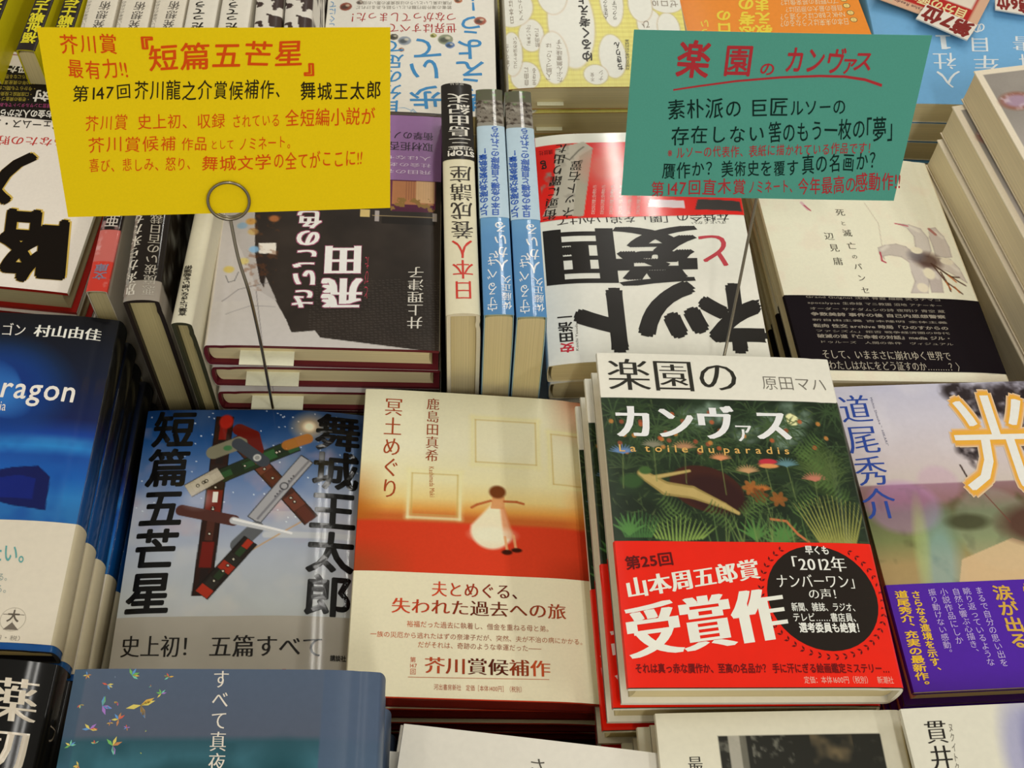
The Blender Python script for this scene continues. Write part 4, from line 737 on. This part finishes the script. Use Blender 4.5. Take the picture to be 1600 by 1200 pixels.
standing('paperback_book', (-0.2379, 0.7042, 0.1629, -0.0004, 0.0008, 0.0034, 0.0218, 0.1880), .0208, ['cream spine-up book with thin grey characters next to the yellow spines', 'cream spine-up book with thin grey characters, middle of three', 'cream spine-up book with thin grey characters, nearest the brush-lettered pair'], 'cream spine-up books', hard=0,
     offs=[(.0232, .0, 0, .001, 0), (.0459, .001, 0, .001, 0)], jacket='cfc8b8', m='satin', spine=[p_('発想術', (3.7,55.9,11.4,55.8,5.2,27.4), '55504a', v=1, k='m'), p_('新しい思考のための', (17.1,57.0,20.5,57.0,17.3,27.2), '8a857c', v=1)], case='c9c0a8', page='cdc09a', bend=.8, wob=.2)
standing('paperback_book', (-0.1697, 0.7053, 0.1628, -0.0091, 0.0012, 0.0055, 0.0204, 0.1880), .0200, ['white spine-up book with bold brush lettering, left of the pair', 'white spine-up book with bold brush lettering, right of the pair'], 'white brush-lettered spine-up books', hard=0,
     offs=[(.0222, .0, 0, .003, 0)], jacket='d2cdc0', m='satin', spine=[p_('だってうきま', (7.9,70.8,17.5,70.6,6.1,27.5), '1f1c18', v=1, k='b', jit=.6), p_('生まれたから', (20.1,57.2,22.7,57.1,18.8,27.3), '7a766c', v=1)], case='6a6458', page='cdc09a', bend=.8, wob=.2)
def sp_tree(X, Y):
    A = Art(X, Y, 'cfcac0'); rs = random.Random(4); n = A.noise(9, 5)
    A.put((n > .42)*(Y > 108)*1., '1f1916'); A.put((Y < 120)*(n > .52), '3a2c28')
    for i in range(60):
        cx, cy = 134+rs.uniform(0, 19), rs.uniform(112, 186); r = rs.uniform(1.5, 3.2); A.ell(cx, cy, r, r*.8, 'd8d4ca', .12, 1.); A.ell(cx, cy, r*.72, r*.5, '1f1916', .2, 1.)
    A.ell(143.5, 118, 6, 5, 'd8d4ca', .1); A.ell(143.5, 118, 4.6, 3.7, '2a2420', .1); A.ell(143.5, 118, 3, 2.4, 'd8d4ca', .1); return A.done()
standing('hardcover_book', (-0.1267, 0.7061, 0.1627, 0.0258, 0.0019, 0.0047, 0.0191, 0.1880), .0186, ['spine-up book with black and white tree drawing, left copy', 'spine-up book with black and white tree drawing, right copy'], 'black and white tree spines', offs=[(.0202, -.001, 0, -.004, 0)],
     art=sp_tree, res=3, m='satin', case='4a403a', page='cdc09a', bend=.8, wob=.2)

# ================================================================ back row, stacks lying the other way round
def art_aru(X, Y):
    A = Art(X, Y, 'e0dad0')
    for q, r, c in ((((112.2,118.8)), 4.6, '8a4a3a'), (((101.8,123.2)), 2.6, '8a7a70'), (((10.8,101.9)), 4.6, 'a05a48'), (((66.8,79.8)), 4.8, '8a94a0'), (((74.9,84.0)), 3.4, '5a564c'), (((45.6,85.4)), 2.4, 'a0a050'), (((36.6,81.1)), 5.6, '8a9078'), (((33.2,74.8)), 3.4, '5a78a8'), (((68.9,70.0)), 2.2, 'a0705a'), (((27.2,125.4)), 3, 'b06a4a')):
        A.ell(*q, r, r, c, .1); A.ell(q[0]+r*.2, q[1]-r*.1, r*.6, r*.5, '2f3230', .6, .6); A.ell(q[0]-r*.3, q[1]+r*.3, r*.35, r*.3, 'd8d0b8', .5, .7)
    A.pl([*(73.9,8.5,64.9,9.1,59.0,5.9,54.4,0.7)], .4, '4a86b4'); A.pl([*(61.2,3.3,59.0,7.8,55.8,3.3)], .5, '4a86b4')
    return A.done()
B_ = '3f86bd'
aru_p = [p_('歩', (39.0,31.9,63.7,31.9,36.9,7.1), B_, k='g', wt=.012), p_('い', (39.2,61.6,64.5,61.7,38.1,34.5), B_, wt=.012), p_('て', (38.5,84.0,63.1,84.0,37.3,57.5), B_, wt=.012),
 p_('考', (6.0,29.1,30.7,29.2,5.4,4.4), B_, wt=.012), p_('え', (5.6,58.8,30.8,58.8,5.5,33.1), B_, wt=.012), p_('よ', (7.2,82.5,30.9,82.5,6.6,57.4), B_, wt=.012), p_('う', (7.9,108.4,29.1,108.4,7.2,85.3), B_, wt=.012), p_('！', (13.0,129.2,26.2,129.2,12.2,111.4), B_, wt=.02),
 p_('自分の足で', (65.9,81.2,82.9,81.2,67.4,0.8), B_, v=1, wt=.01), p_('こぐにて', (119.4,126.2,125.2,126.2,118.4,92.6), B_, v=1),
 p_('世界はすべて', (28.1,87.5,79.6,99.7), 'a83a3a', k='m', jit=.4), p_('つながってしまった！', (28.2,99.7,112.6,112.1), 'a83a3a', k='m', jit=.4),
 p_('若者の海外旅行離れという話もあるけれど', (32.0,115.1,104.5,119.5), '8a857c'), p_('円高は楽しいというのは投資家の悪いお話', (32.1,120.3,99.9,124.7), '8a857c')]
flat('paperback_book', (-0.0326, 0.7100, 0.1071, -0.0053, -0.0055, 0.0198, 0.1260, 0.1900), .0184, labs('white book lettered in blue', 4, 'white paperback with large blue characters and small round pictures'), 'copies of the white book lettered in blue', flip=1, hard=0,
     dz=.0196, art=art_aru, res=.7, side='c4beb0', back='d6cfc4', prints=aru_p, case='c9c0a8', page='cabf9a', m='satin', bend=1.2, wob=.3)
def art_bub(X, Y):
    A = Art(X, Y, 'ded67c'); A.put((np.sin(Y*4.2) > .75)*.35, 'b8a850'); A.put((np.sin(X*4.2) > .8)*.12, 'b8a850'); W = 'e4ddd3'
    for q in (((84.1,68.6,67.1,19.2)), ((114.2,54.7,105.2,37.5)), ((99.1,30.7,88.8,3.6)), ((56.3,31.9,46.8,9.2)), ((69.9,12.6,61.5,2.7)), ((120.3,12.2,110.1,-2.1)), ((128.9,36.3,121.6,13.6)), ((127.0,86.5,111.8,65.1)), ((96.5,101.0,85.4,77.8)), ((52.1,93.6,43.7,63.5)), ((25.8,66.3,16.7,49.4)), ((12.0,62.0,3.9,45.3)), ((11.0,92.1,-2.0,79.0)), ((30.9,87.7,22.2,69.1))):
        rx, ry = abs(q[2]-q[0]), abs(q[3]-q[1]); A.ell(q[0], q[1], rx+.8, ry+.8, 'b9b096', .12, .8); A.ell(q[0], q[1], rx, ry, W, .05)
    return A.done()
t9 = '8f8478'
bub_p = [p_('ゆるく考えよう', (69.0,112.8,77.8,112.8,70.3,25.2), '2a2722', v=1, k='b', it=.0), p_('ちきりん', (49.9,46.8,54.6,46.8,49.4,16.4), '2a2722', v=1, k='b'), p_('月間百万読者の知的娯楽', (42.6,49.6,45.9,49.6,45.1,17.1), '5a554c', v=1),
 p_('「人脈づくり」は', (99.7,45.7,104.3,45.7,101.5,4.3), t9, v=1), p_('たぶん無意味です', (91.9,49.8,96.6,49.8,93.8,4.2), t9, v=1), p_('「まぁいっか」', (114.0,67.9,117.8,68.0,114.3,41.6), t9, v=1), p_('前向きに', (108.2,62.3,111.9,62.3,108.3,41.6), t9, v=1),
 p_('人事なんか', (130.9,47.2,133.7,47.2,131.0,19.5), t9, v=1), p_('コストを決めない', (124.5,54.0,127.8,54.0,125.4,20.2), t9, v=1), p_('アメリカ', (119.0,96.6,122.8,96.6,118.6,70.8), t9, v=1), p_('日本は', (126.2,95.2,129.6,95.2,125.9,68.0), t9, v=1),
 p_('人生をラクに', (54.6,98.0,58.5,98.0,55.9,71.3), '5a554c', v=1), p_('ラクにする', (47.8,98.0,51.7,98.0,49.2,70.6), '5a554c', v=1), p_('自由に', (117.6,21.5,121.3,21.5,118.0,1.8), t9, v=1), p_('生きる', (112.1,20.1,115.3,20.1,113.0,1.8), t9, v=1),
 p_('不安', (71.1,14.6,73.9,14.6,71.4,5.4), t9, v=1), p_('ナシ', (64.0,17.2,67.7,17.2,65.0,5.4), t9, v=1), p_('ゼロ10', (1.7,84.8,22.0,93.5), t9), p_('ひ', (25.4,60.6,32.1,70.5), t9)]
flat('paperback_book', (0.1041, 0.7298, 0.1192, 0.0091, 0.0040, 0.0096, 0.1325, 0.1900), .0208, labs('yellow book with white bubbles', 4, 'yellow paperback covered with white speech bubbles behind the blue spines'), 'copies of the yellow bubble book', flip=1, hard=0,
     dz=.0226, art=art_bub, res=.65, side='b8b4a4', back='d8cf6a', prints=bub_p, case='b08a5c', page='cdc09a', m='satin', bend=1.8, wob=.4, slip=[(93, 112, 14, -3, .6)], shift=[(.0, -.002), (.002, .004)])
Y_ = 'e6c43a'
or_p = [p_('教えます', (64.8,99.6,78.1,100.8,74.4,40.9), Y_, v=1, k='b', wt=.01), p_('思考のワザ', (74.2,120.8,87.2,122.0,87.3,39.2), Y_, v=1, k='b', wt=.01), p_('プロの', (99.9,75.4,111.6,76.4,105.7,33.7), Y_, v=1, k='b', wt=.01), p_('ならい', (118.2,66.6,125.0,67.2,122.8,35.2), Y_, v=1, k='b')]
for k, s_ in enumerate(['日本の未来はどうなるの？', 'NHKとBBCはどう違う？', '自殺の最大の原因は？', 'プロ野球の将来像は？', '日本の未来はどうか？']):
    pass
or_p += [p_('日本の未来はどうなるの？', (12.8,58.7,67.4,60.6,13.9,50.0), 'f0c8a0'), p_('NHKとBBCはどう違う？', (13.9,66.3,65.9,67.9,14.9,58.2), 'f0c8a0'), p_('自殺の最大の原因は？', (14.1,73.8,60.3,75.6,14.9,66.3), 'f0c8a0'), p_('プロ野球の将来像は？', (15.1,82.2,62.5,84.1,15.9,74.7), 'f0c8a0'), p_('バラマキ政策の狙いは', (15.3,89.8,61.0,91.6,15.9,83.0), 'f0c8a0')]
coins = []
for q in (((9.4,56.2)), ((9.9,64.4)), ((10.9,72.7)), ((11.5,80.3))): coins += [(circle(*q, 2.9, 2.9, 16), '6a5030'), (circle(q[0], q[1], 2.4, 2.4, 16), 'dcc070')]
flat('paperback_book', (0.2417, 0.7512, 0.1113, 0.0516, -0.0097, 0.0440, 0.1365, 0.1900), .0188, labs('orange book behind the teal card', 4, 'bright orange paperback with yellow characters behind the teal card'), 'copies of the orange book', flip=1, hard=0,
     dz=.0206, jacket='e8842a', prints=or_p, shapes=coins, side='d8d0c0', case='d8cfb8', page='cdc09a', m='satin', bend=.9, wob=.3)
W_ = 'd2d8dc'
obi_bl = dict(v=(166, 189.8), c='d8d2c8', side='d8d2c8', m='satin')
bl_p = [p_('入', (77.7,36.0,96.8,35.3,81.4,15.6), W_, k='m'), p_('社', (78.0,55.3,96.3,54.6,80.6,35.9), W_, k='m'), p_('１', (76.1,76.6,92.7,75.9,78.0,55.3), W_, k='m', wt=.06), p_('年', (45.6,53.7,65.9,52.9,49.3,35.7), W_, k='m'), p_('目', (48.5,73.3,66.1,72.7,51.2,54.9), W_, k='m'),
 p_('の', (49.0,90.6,61.8,90.1,50.9,76.1), W_, k='m'), p_('書', (13.9,76.1,32.5,75.4,17.0,57.6), W_, k='m'), p_('科', (14.9,56.3,31.8,55.6,17.4,38.3), W_, k='m'), p_('教', (15.8,36.9,33.0,36.3,18.1,18.0), W_, k='m'), p_('○', (52.7,89.0,60.1,88.7,54.8,76.0), W_, k='g')]
flat('paperback_book', (0.3881, 0.7252, 0.1100, -0.0506, 0.0105, 0.0239, 0.1360, 0.1900), .0184, labs('sky blue book beside the teal card', 4, 'sky blue paperback with white characters beyond the teal card'), 'copies of the sky blue book', flip=1, hard=0,
     dz=.0204, jacket='6ba3cf', prints=bl_p, obi=obi_bl, case='d8d4c4', page='cdc09a', m='satin', bend=2.0, wob=.3)
def art_wh(X, Y):
    A = Art(X, Y, 'd8cdb8'); x0, y0 = (4.9,4.4); n = A.noise(30, 3); n2 = A.noise(5, 6)
    A.rect(x0, y0, 999, 999, '8b857e'); m = (X > x0)*(Y > y0); A.put(m*np.clip((n-.4)*1.5, 0, .6), 'a8a098'); A.put(m*np.clip((Y-40)/60, 0, 1)*.8, 'b8b0ac')
    x, y = (17.5,31.4); A.ell(x, y, 12, 8, '8a5a4a', .4); A.ell(x, y, 9, 5.5, 'a08aa0', .5, .9); A.put(np.clip((n2-.5)*4, 0, .6)*(np.hypot((X-x)/12, (Y-y)/8) < 1), 'c8b8c0'); return A.done()
flat('paperback_book', (0.4392, 0.5113, 0.1650, 0.1553, 0.0092, 0.0168, 0.1500, 0.2100), .0258, labs('grey photograph book at the right edge', 5, 'cream-bordered book with a grey photograph at the right edge'), 'copies of the cream-bordered photograph book', dz=.0270,
     art=art_wh, res=1., side='cfc4aa', back='d4c9b2', case='d4c9b2', page='d8caa8', hard=0, m='matte', bend=.6, wob=.2, shift=[(-.006, -.0045), (-.008, -.009), (-.0096, -.0085), (-.012, -.01)])

# ================================================================ the two handwritten cards on wire stands
def plane_card(name, fit, base, prints, label, strokes=(), m='card'):
    x, y, z, yaw, tx, ty, w, h = fit; w, h = w*1000, h*1000
    def P(s, v, off): 
        s, v = np.asarray(s, float), np.asarray(v, float); return np.stack([(s-w/2)/1000, (h/2-v)/1000, (off+.9*np.sin(s/w*3.14)*.6)/1000], -1)
    S = Sheet(); S.grid(P, steps(0, w, 6), steps(0, h, 6), base, 0.); S.grid(P, steps(0, w, 6), steps(0, h, 6), base, -.35, True)
    for a, b in ((0, 0), (w, w)):
        v = steps(0, h, 6); n = len(v); i = np.arange(n-1); f = np.stack([i, i+n, i+n+1, i+1], 1)
        S.add(np.concatenate([P(np.full(n, a), v, 0.), P(np.full(n, a), v, -.35)]), np.tile(col(base), (2*n, 1)), f if a == 0 else f[:, ::-1])
    for a in (0, h):
        v = steps(0, w, 6); n = len(v); i = np.arange(n-1); f = np.stack([i, i+n, i+n+1, i+1], 1)
        S.add(np.concatenate([P(v, np.full(n, a), 0.), P(v, np.full(n, a), -.35)]), np.tile(col(base), (2*n, 1)), f)
    for pts, c in strokes: S.shape(P, pts, c, off=.12)
    S.text(P, prints, off=.14)
    o = S.build(name, m); put(o, rot(yaw, tx, ty), (x, y, z)); thing(o, label, 'sign'); return o, rot(yaw, tx, ty), np.array([x, y, z]), w, h
RD, BK_ = 'cc4a12', '2a2410'
yw = (-0.1174, 0.4512, 0.2597, -0.0888, 1.1757, -0.2281, 0.1692, 0.1000)
plane_card('handwritten_card', yw, 'e6c00c', [
 p_('芥川賞', (9.0,2.3,36.3,13.2), RD, jit=.7, wt=.008), p_('最有力!!', (10.8,14.8,39.6,25.8), RD, jit=.7, wt=.008), p_('『', (39.8,4.2,53.1,13.0), RD, k='b', wt=.01), p_('短篇五芒星', (48.6,22.1,125.1,20.0,50.2,7.3), RD, jit=.5, wt=.014), p_('』', (125.1,15.4,137.3,24.7), RD, k='b', wt=.01),
 p_('第147回', (10.8,37.5,39.6,36.5,12.1,28.3), BK_, jit=.6, wt=.006), p_('芥川龍之介賞候補作、', (40.2,37.2,117.3,37.1,41.5,26.0), BK_, jit=.6, wt=.006), p_('舞城王太郎', (122.5,38.2,164.6,38.0,122.9,27.3), BK_, jit=.6, wt=.01),
 p_('芥川賞', (14.7,53.0,35.9,52.4,16.0,43.6), RD, jit=.7), p_('史上初、収録', (40.3,52.1,84.1,52.1,41.3,43.3), RD, jit=.6), p_('されている', (87.3,52.2,112.0,51.9,87.9,43.9), RD, jit=.6), p_('全短編小説が', (114.0,52.0,161.2,52.0,114.5,41.5), RD, jit=.6, wt=.004),
 p_('芥川賞候補', (14.4,64.7,58.7,64.3,15.7,55.1), RD, jit=.7), p_('作品', (60.6,64.3,74.1,64.3,61.4,55.9), RD, jit=.6), p_('として', (75.5,63.9,87.8,63.8,76.0,57.6), RD, jit=.6), p_('ノミネート。', (89.7,64.9,119.4,64.1,90.3,56.5), RD, jit=.6),
 p_('喜び、悲しみ、怒り、', (13.6,75.3,68.0,75.2,14.7,66.9), RD, jit=.7), p_('舞城文学', (69.9,76.0,106.2,75.4,70.7,66.7), RD, jit=.6, wt=.004), p_('の全てがここに!!', (106.8,76.2,154.2,75.1,107.4,65.3), RD, jit=.6, wt=.004)],
 'yellow card handwritten in red and black, held up by a wire stand')
TR_ = 'a83238'
def brush(pts, w0, w1):
    out = []
    for i in range(len(pts)-1):
        (x0, y0), (x1, y1) = pts[i], pts[i+1]; a = w0+(w1-w0)*i/len(pts); b = w0+(w1-w0)*(i+1)/len(pts); out.append(([(x0, y0-a), (x1, y1-b), (x1, y1+b), (x0, y0+a)], TR_))
    return out
ul = [(24.4,33.7,37.7,31.2,58.6,27.7,82.9,25.0,103.9,23.8,118.1,23.9,129.7,25.5,139.5,28.7)][0]
ul = [(ul[i], ul[i+1]) for i in range(0, 16, 2)]
TK = '0f2a26'
plane_card('handwritten_card', (0.1782, 0.4889, 0.2300, 0.0392, 1.2283, 0.0948, 0.1609, 0.1000), '4f9686', [
 p_('楽', (24.1,4.1,43.7,27.7), TR_, jit=.3, wt=.022), p_('園', (50.0,5.8,66.8,25.4), TR_, jit=.3, wt=.018), p_('の', (70.3,15.6,79.4,24.4), TR_, jit=.3, wt=.02), p_('カンヴ', (83.6,6.4,117.0,23.1), TR_, jit=.4, wt=.02), p_('ァ', (114.6,9.6,124.3,22.7), TR_, wt=.018), p_('ス', (120.6,8.1,132.5,21.8), TR_, jit=.3, wt=.02),
 p_('素朴派の', (22.5,52.1,65.0,49.6,21.3,39.0), TK, jit=.6, wt=.006), p_('巨匠', (68.6,49.5,90.8,48.3,66.9,37.3), TK, jit=.5, wt=.006), p_('ルソーの', (91.5,48.3,123.0,46.8,89.8,37.6), TK, jit=.5, wt=.006),
 p_('存在しない', (26.2,67.8,80.0,64.2,25.0,55.2), TK, jit=.6, wt=.006), p_('筈のもう一枚の', (81.6,65.0,136.6,61.4,79.6,50.9), TK, jit=.5, wt=.006), p_('「夢」', (132.6,63.9,157.1,61.7,129.6,47.5), TK, jit=.2, wt=.008),
 p_('※ルソーの代表作、表紙に描かれている作品です！', (24.7,75.9,144.1,70.0,24.0,67.8), TR_, jit=.6, wt=.004),
 p_('贋作か？', (22.9,89.0,56.3,86.6,21.9,77.6), TK, jit=.6, wt=.006), p_('美術史を覆す', (57.2,87.4,102.3,84.8,55.8,76.0), TK, jit=.6, wt=.006), p_('真の名画か？', (103.8,84.7,149.9,80.4,101.6,70.9), TK, jit=.6, wt=.006),
 p_('第147回直木賞', (17.2,100.9,73.5,97.9,16.2,89.2), TR_, jit=.6, wt=.006), p_('ノミネート、', (74.3,97.9,103.4,96.4,72.9,87.9), TR_, jit=.6, wt=.006), p_('今年最高の', (103.7,98.1,137.9,95.6,101.7,85.6), TR_, jit=.5, wt=.006), p_('感動作!!', (137.0,94.8,163.7,93.4,134.5,81.6), TR_, jit=.5, wt=.01)],
 'teal card handwritten in red and black, held up by a wire stand', strokes=brush(ul, .5, .9))

def tube(name, paths, r, m, parent=None):
    cu = bpy.data.curves.new(name, 'CURVE'); cu.dimensions = '3D'; cu.bevel_depth = r; cu.bevel_resolution = 3; cu.use_fill_caps = True
    for pts, cyc in paths:
        sp = cu.splines.new('POLY'); sp.points.add(len(pts)-1)
        for i, p in enumerate(pts): sp.points[i].co = (*p, 1)
        sp.use_cyclic_u = cyc
    o = bpy.data.objects.new(name, cu); dg = bpy.context.evaluated_depsgraph_get(); C.objects.link(o); dg.update()
    me = bpy.data.meshes.new_from_object(o.evaluated_get(dg)); bpy.data.objects.remove(o); me.name = name
    me.materials.clear(); me.materials.append(MT[m]); o = bpy.data.objects.new(name, me); C.objects.link(o)
    for p in me.polygons: p.use_smooth = True
    if parent: o.parent = parent
    return o
def bez(p, n=24):
    p = [np.array(q, float) for q in p]; out = []
    for i in range(len(p)-1):
        a, b, c, d = p[max(0, i-1)], p[i], p[i+1], p[min(len(p)-1, i+2)]
        for k in range(n//2 if i < len(p)-2 else n//2+1):
            t = k/(n//2); out.append(tuple(.5*((2*b)+(-a+c)*t+(2*a-5*b+4*c-d)*t*t+(-a+3*b-3*c+d)*t**3)))
    return out
def wire_stand(card_fit, local_pt, ring_r, front, path, label, foot):
    x, y, z, yaw, tx, ty, w, h = card_fit; Rm = rot(yaw, tx, ty); O = np.array([x, y, z])
    root = bpy.data.objects.new('wire_card_stand', None); root.empty_display_size = .02; C.objects.link(root); root.location = foot; thing(root, label, 'card stand', 'wire card stands')
    cx, cy = (local_pt[0]-w*500)/1000, (h*500-local_pt[1])/1000; n1 = []; zs = (.0012, -.0016) if front else (-.0014, -.0022)
    F = np.array(foot)
    for zz in zs:
        n1.append(([tuple(O+Rm@np.array([cx+ring_r*math.cos(a), cy+ring_r*math.sin(a), zz+.0005])-F) for a in np.linspace(0, 2*math.pi, 40)[:-1]], True))
    tube('ring', n1, .00085, 'steel', root)
    start = O+Rm@np.array([cx, cy-ring_r, (zs[0]+zs[1])/2])
    tube('wire_stem', [([tuple(np.array(p)-F) for p in bez([start]+path)], False)], .0009, 'steel', root)
    fz = foot[2]; tube('wire_foot', [([(0.018*math.cos(a), .0035*math.sin(a), 0.0007) for a in np.linspace(0, 2*math.pi, 30)[:-1]], True)], .0008, 'steel', root)
    return root
f1 = (-.1145, .3992, TZ+.0001); pA = [(-.1184, .4185, .192), (-.1144, .409, .174), (-.1127, .403, .150), (-.1125, .3996, .118), (-.1140, .3992, .067), (f1[0], f1[1], .0285)]
wire_stand(yw, ((82.8,92.5)), .0108, True, pA, 'wire card stand with a ring clip holding the yellow card', f1)
f2 = (.156, .3905, TZ+.0001); pB = [(.1575, .3925, .142), (.1565, .3905, .125), (f2[0], f2[1], .0285)]
wire_stand((0.1782, 0.4889, 0.2300, 0.0392, 1.2283, 0.0948, 0.1609, 0.1000), ((80.4,90.2)), .0085, False, pB, 'plain wire card stand holding up the teal card', f2)

# ================================================================ ranking signs lying on the sky blue stack
def slab(name, quad, z, prints, base, label, t=.6, art=None, cat='sign', m='gloss'):
    q = [np.array(p) for p in quad]       # top-left, top-right, bottom-left of the reading side
    ex = (q[1]-q[0]); ey = (q[2]-q[0]); w, h = np.linalg.norm(ex)*1000, np.linalg.norm(ey)*1000; ex = ex/np.linalg.norm(ex); ey = ey-ex*(ey@ex); ey = ey/np.linalg.norm(ey)
    O = q[0]+ex*w/2000+ey*h/2000; ez = np.cross(ex, -ey); sgn = 1 if ez[2] > 0 else -1
    def P(s, v, off): s, v = np.asarray(s, float), np.asarray(v, float); return np.stack([(s-w/2)/1000, (h/2-v)/1000, (off+0*s)/1000], -1)
    S = Sheet(); S.grid(P, steps(0, w, 2 if art else 20), steps(0, h, 2 if art else 20), art or base, 0.)
    S.grid(P, [0, w], [0, h], base, -t, True)
    for a, b, c, d in ((0, 0, 0, h), (w, h, w, 0)):
        pass
    cs = [(0, 0), (0, h), (w, h), (w, 0)]
    for i in range(4):
        (a, b), (c, d) = cs[i], cs[(i+1) % 4]; S.add(np.stack([P(a, b, 0.), P(c, d, 0.), P(c, d, -t), P(a, b, -t)]), np.tile(col(base), (4, 1)), [[0, 3, 2, 1]])
    S.text(P, prints(w, h), off=.12); o = S.build(name, m, smooth=False)
    put(o, np.stack([ex, -ey, ez*1.], 1), O); thing(o, label, cat); return o
def art_sign(X, Y):
    A = Art(X, Y, 'c99a78'); A.rect(12, 18, 999, 999, 'a8201c') ; A.rect(20, 34, 60, 60, 'd8cfc0'); return A.done()
def art_sign2(X, Y):
    A = Art(X, Y, 'c8a084'); A.rect(7, 9, 62, 60, 'a8201c'); A.rect(10, 26, 40, 50, 'd4c8b8'); A.rect(66, 3, 110, 9, 'b8b090'); return A.done()
sg = slab('ranking_sign', [(0.3905, 0.7010, 0.1150), (0.3213, 0.7424, 0.1150), (0.4324, 0.7865, 0.1150)], 0, lambda w, h: [p_('自分の頭で', (10, 11, 58, 24), 'd8c890', k='b'), p_('Value Reading', (w-40, 3, w-14, 8), '4a2a3a')], 'c8a084', 'red and peach sign card lying on the sky blue book', art=art_sign2)
slab('rank_plate', [(0.3833, 0.6911, 0.1172), (0.3496, 0.7150, 0.1172), (0.3932, 0.7092, 0.1172)], 0, lambda w, h: [p_('第7位', (1.0, .8, w-1.0, h-.4), '7a2420', k='b', wt=.02)], 'd8d0c4', 'white plate with a dark red rank seven along the red sign', t=1.2)
slab('rank_plate', [(0.4416, 0.7196, 0.1172), (0.4139, 0.7264, 0.1172), (0.4487, 0.7360, 0.1172)], 0, lambda w, h: [p_('第6位', (.5, .8, w-.5, h-.4), '7a2420', k='b', wt=.02)], 'd8d0c4', 'white plate with a dark red rank six at the top right edge', t=1.2)
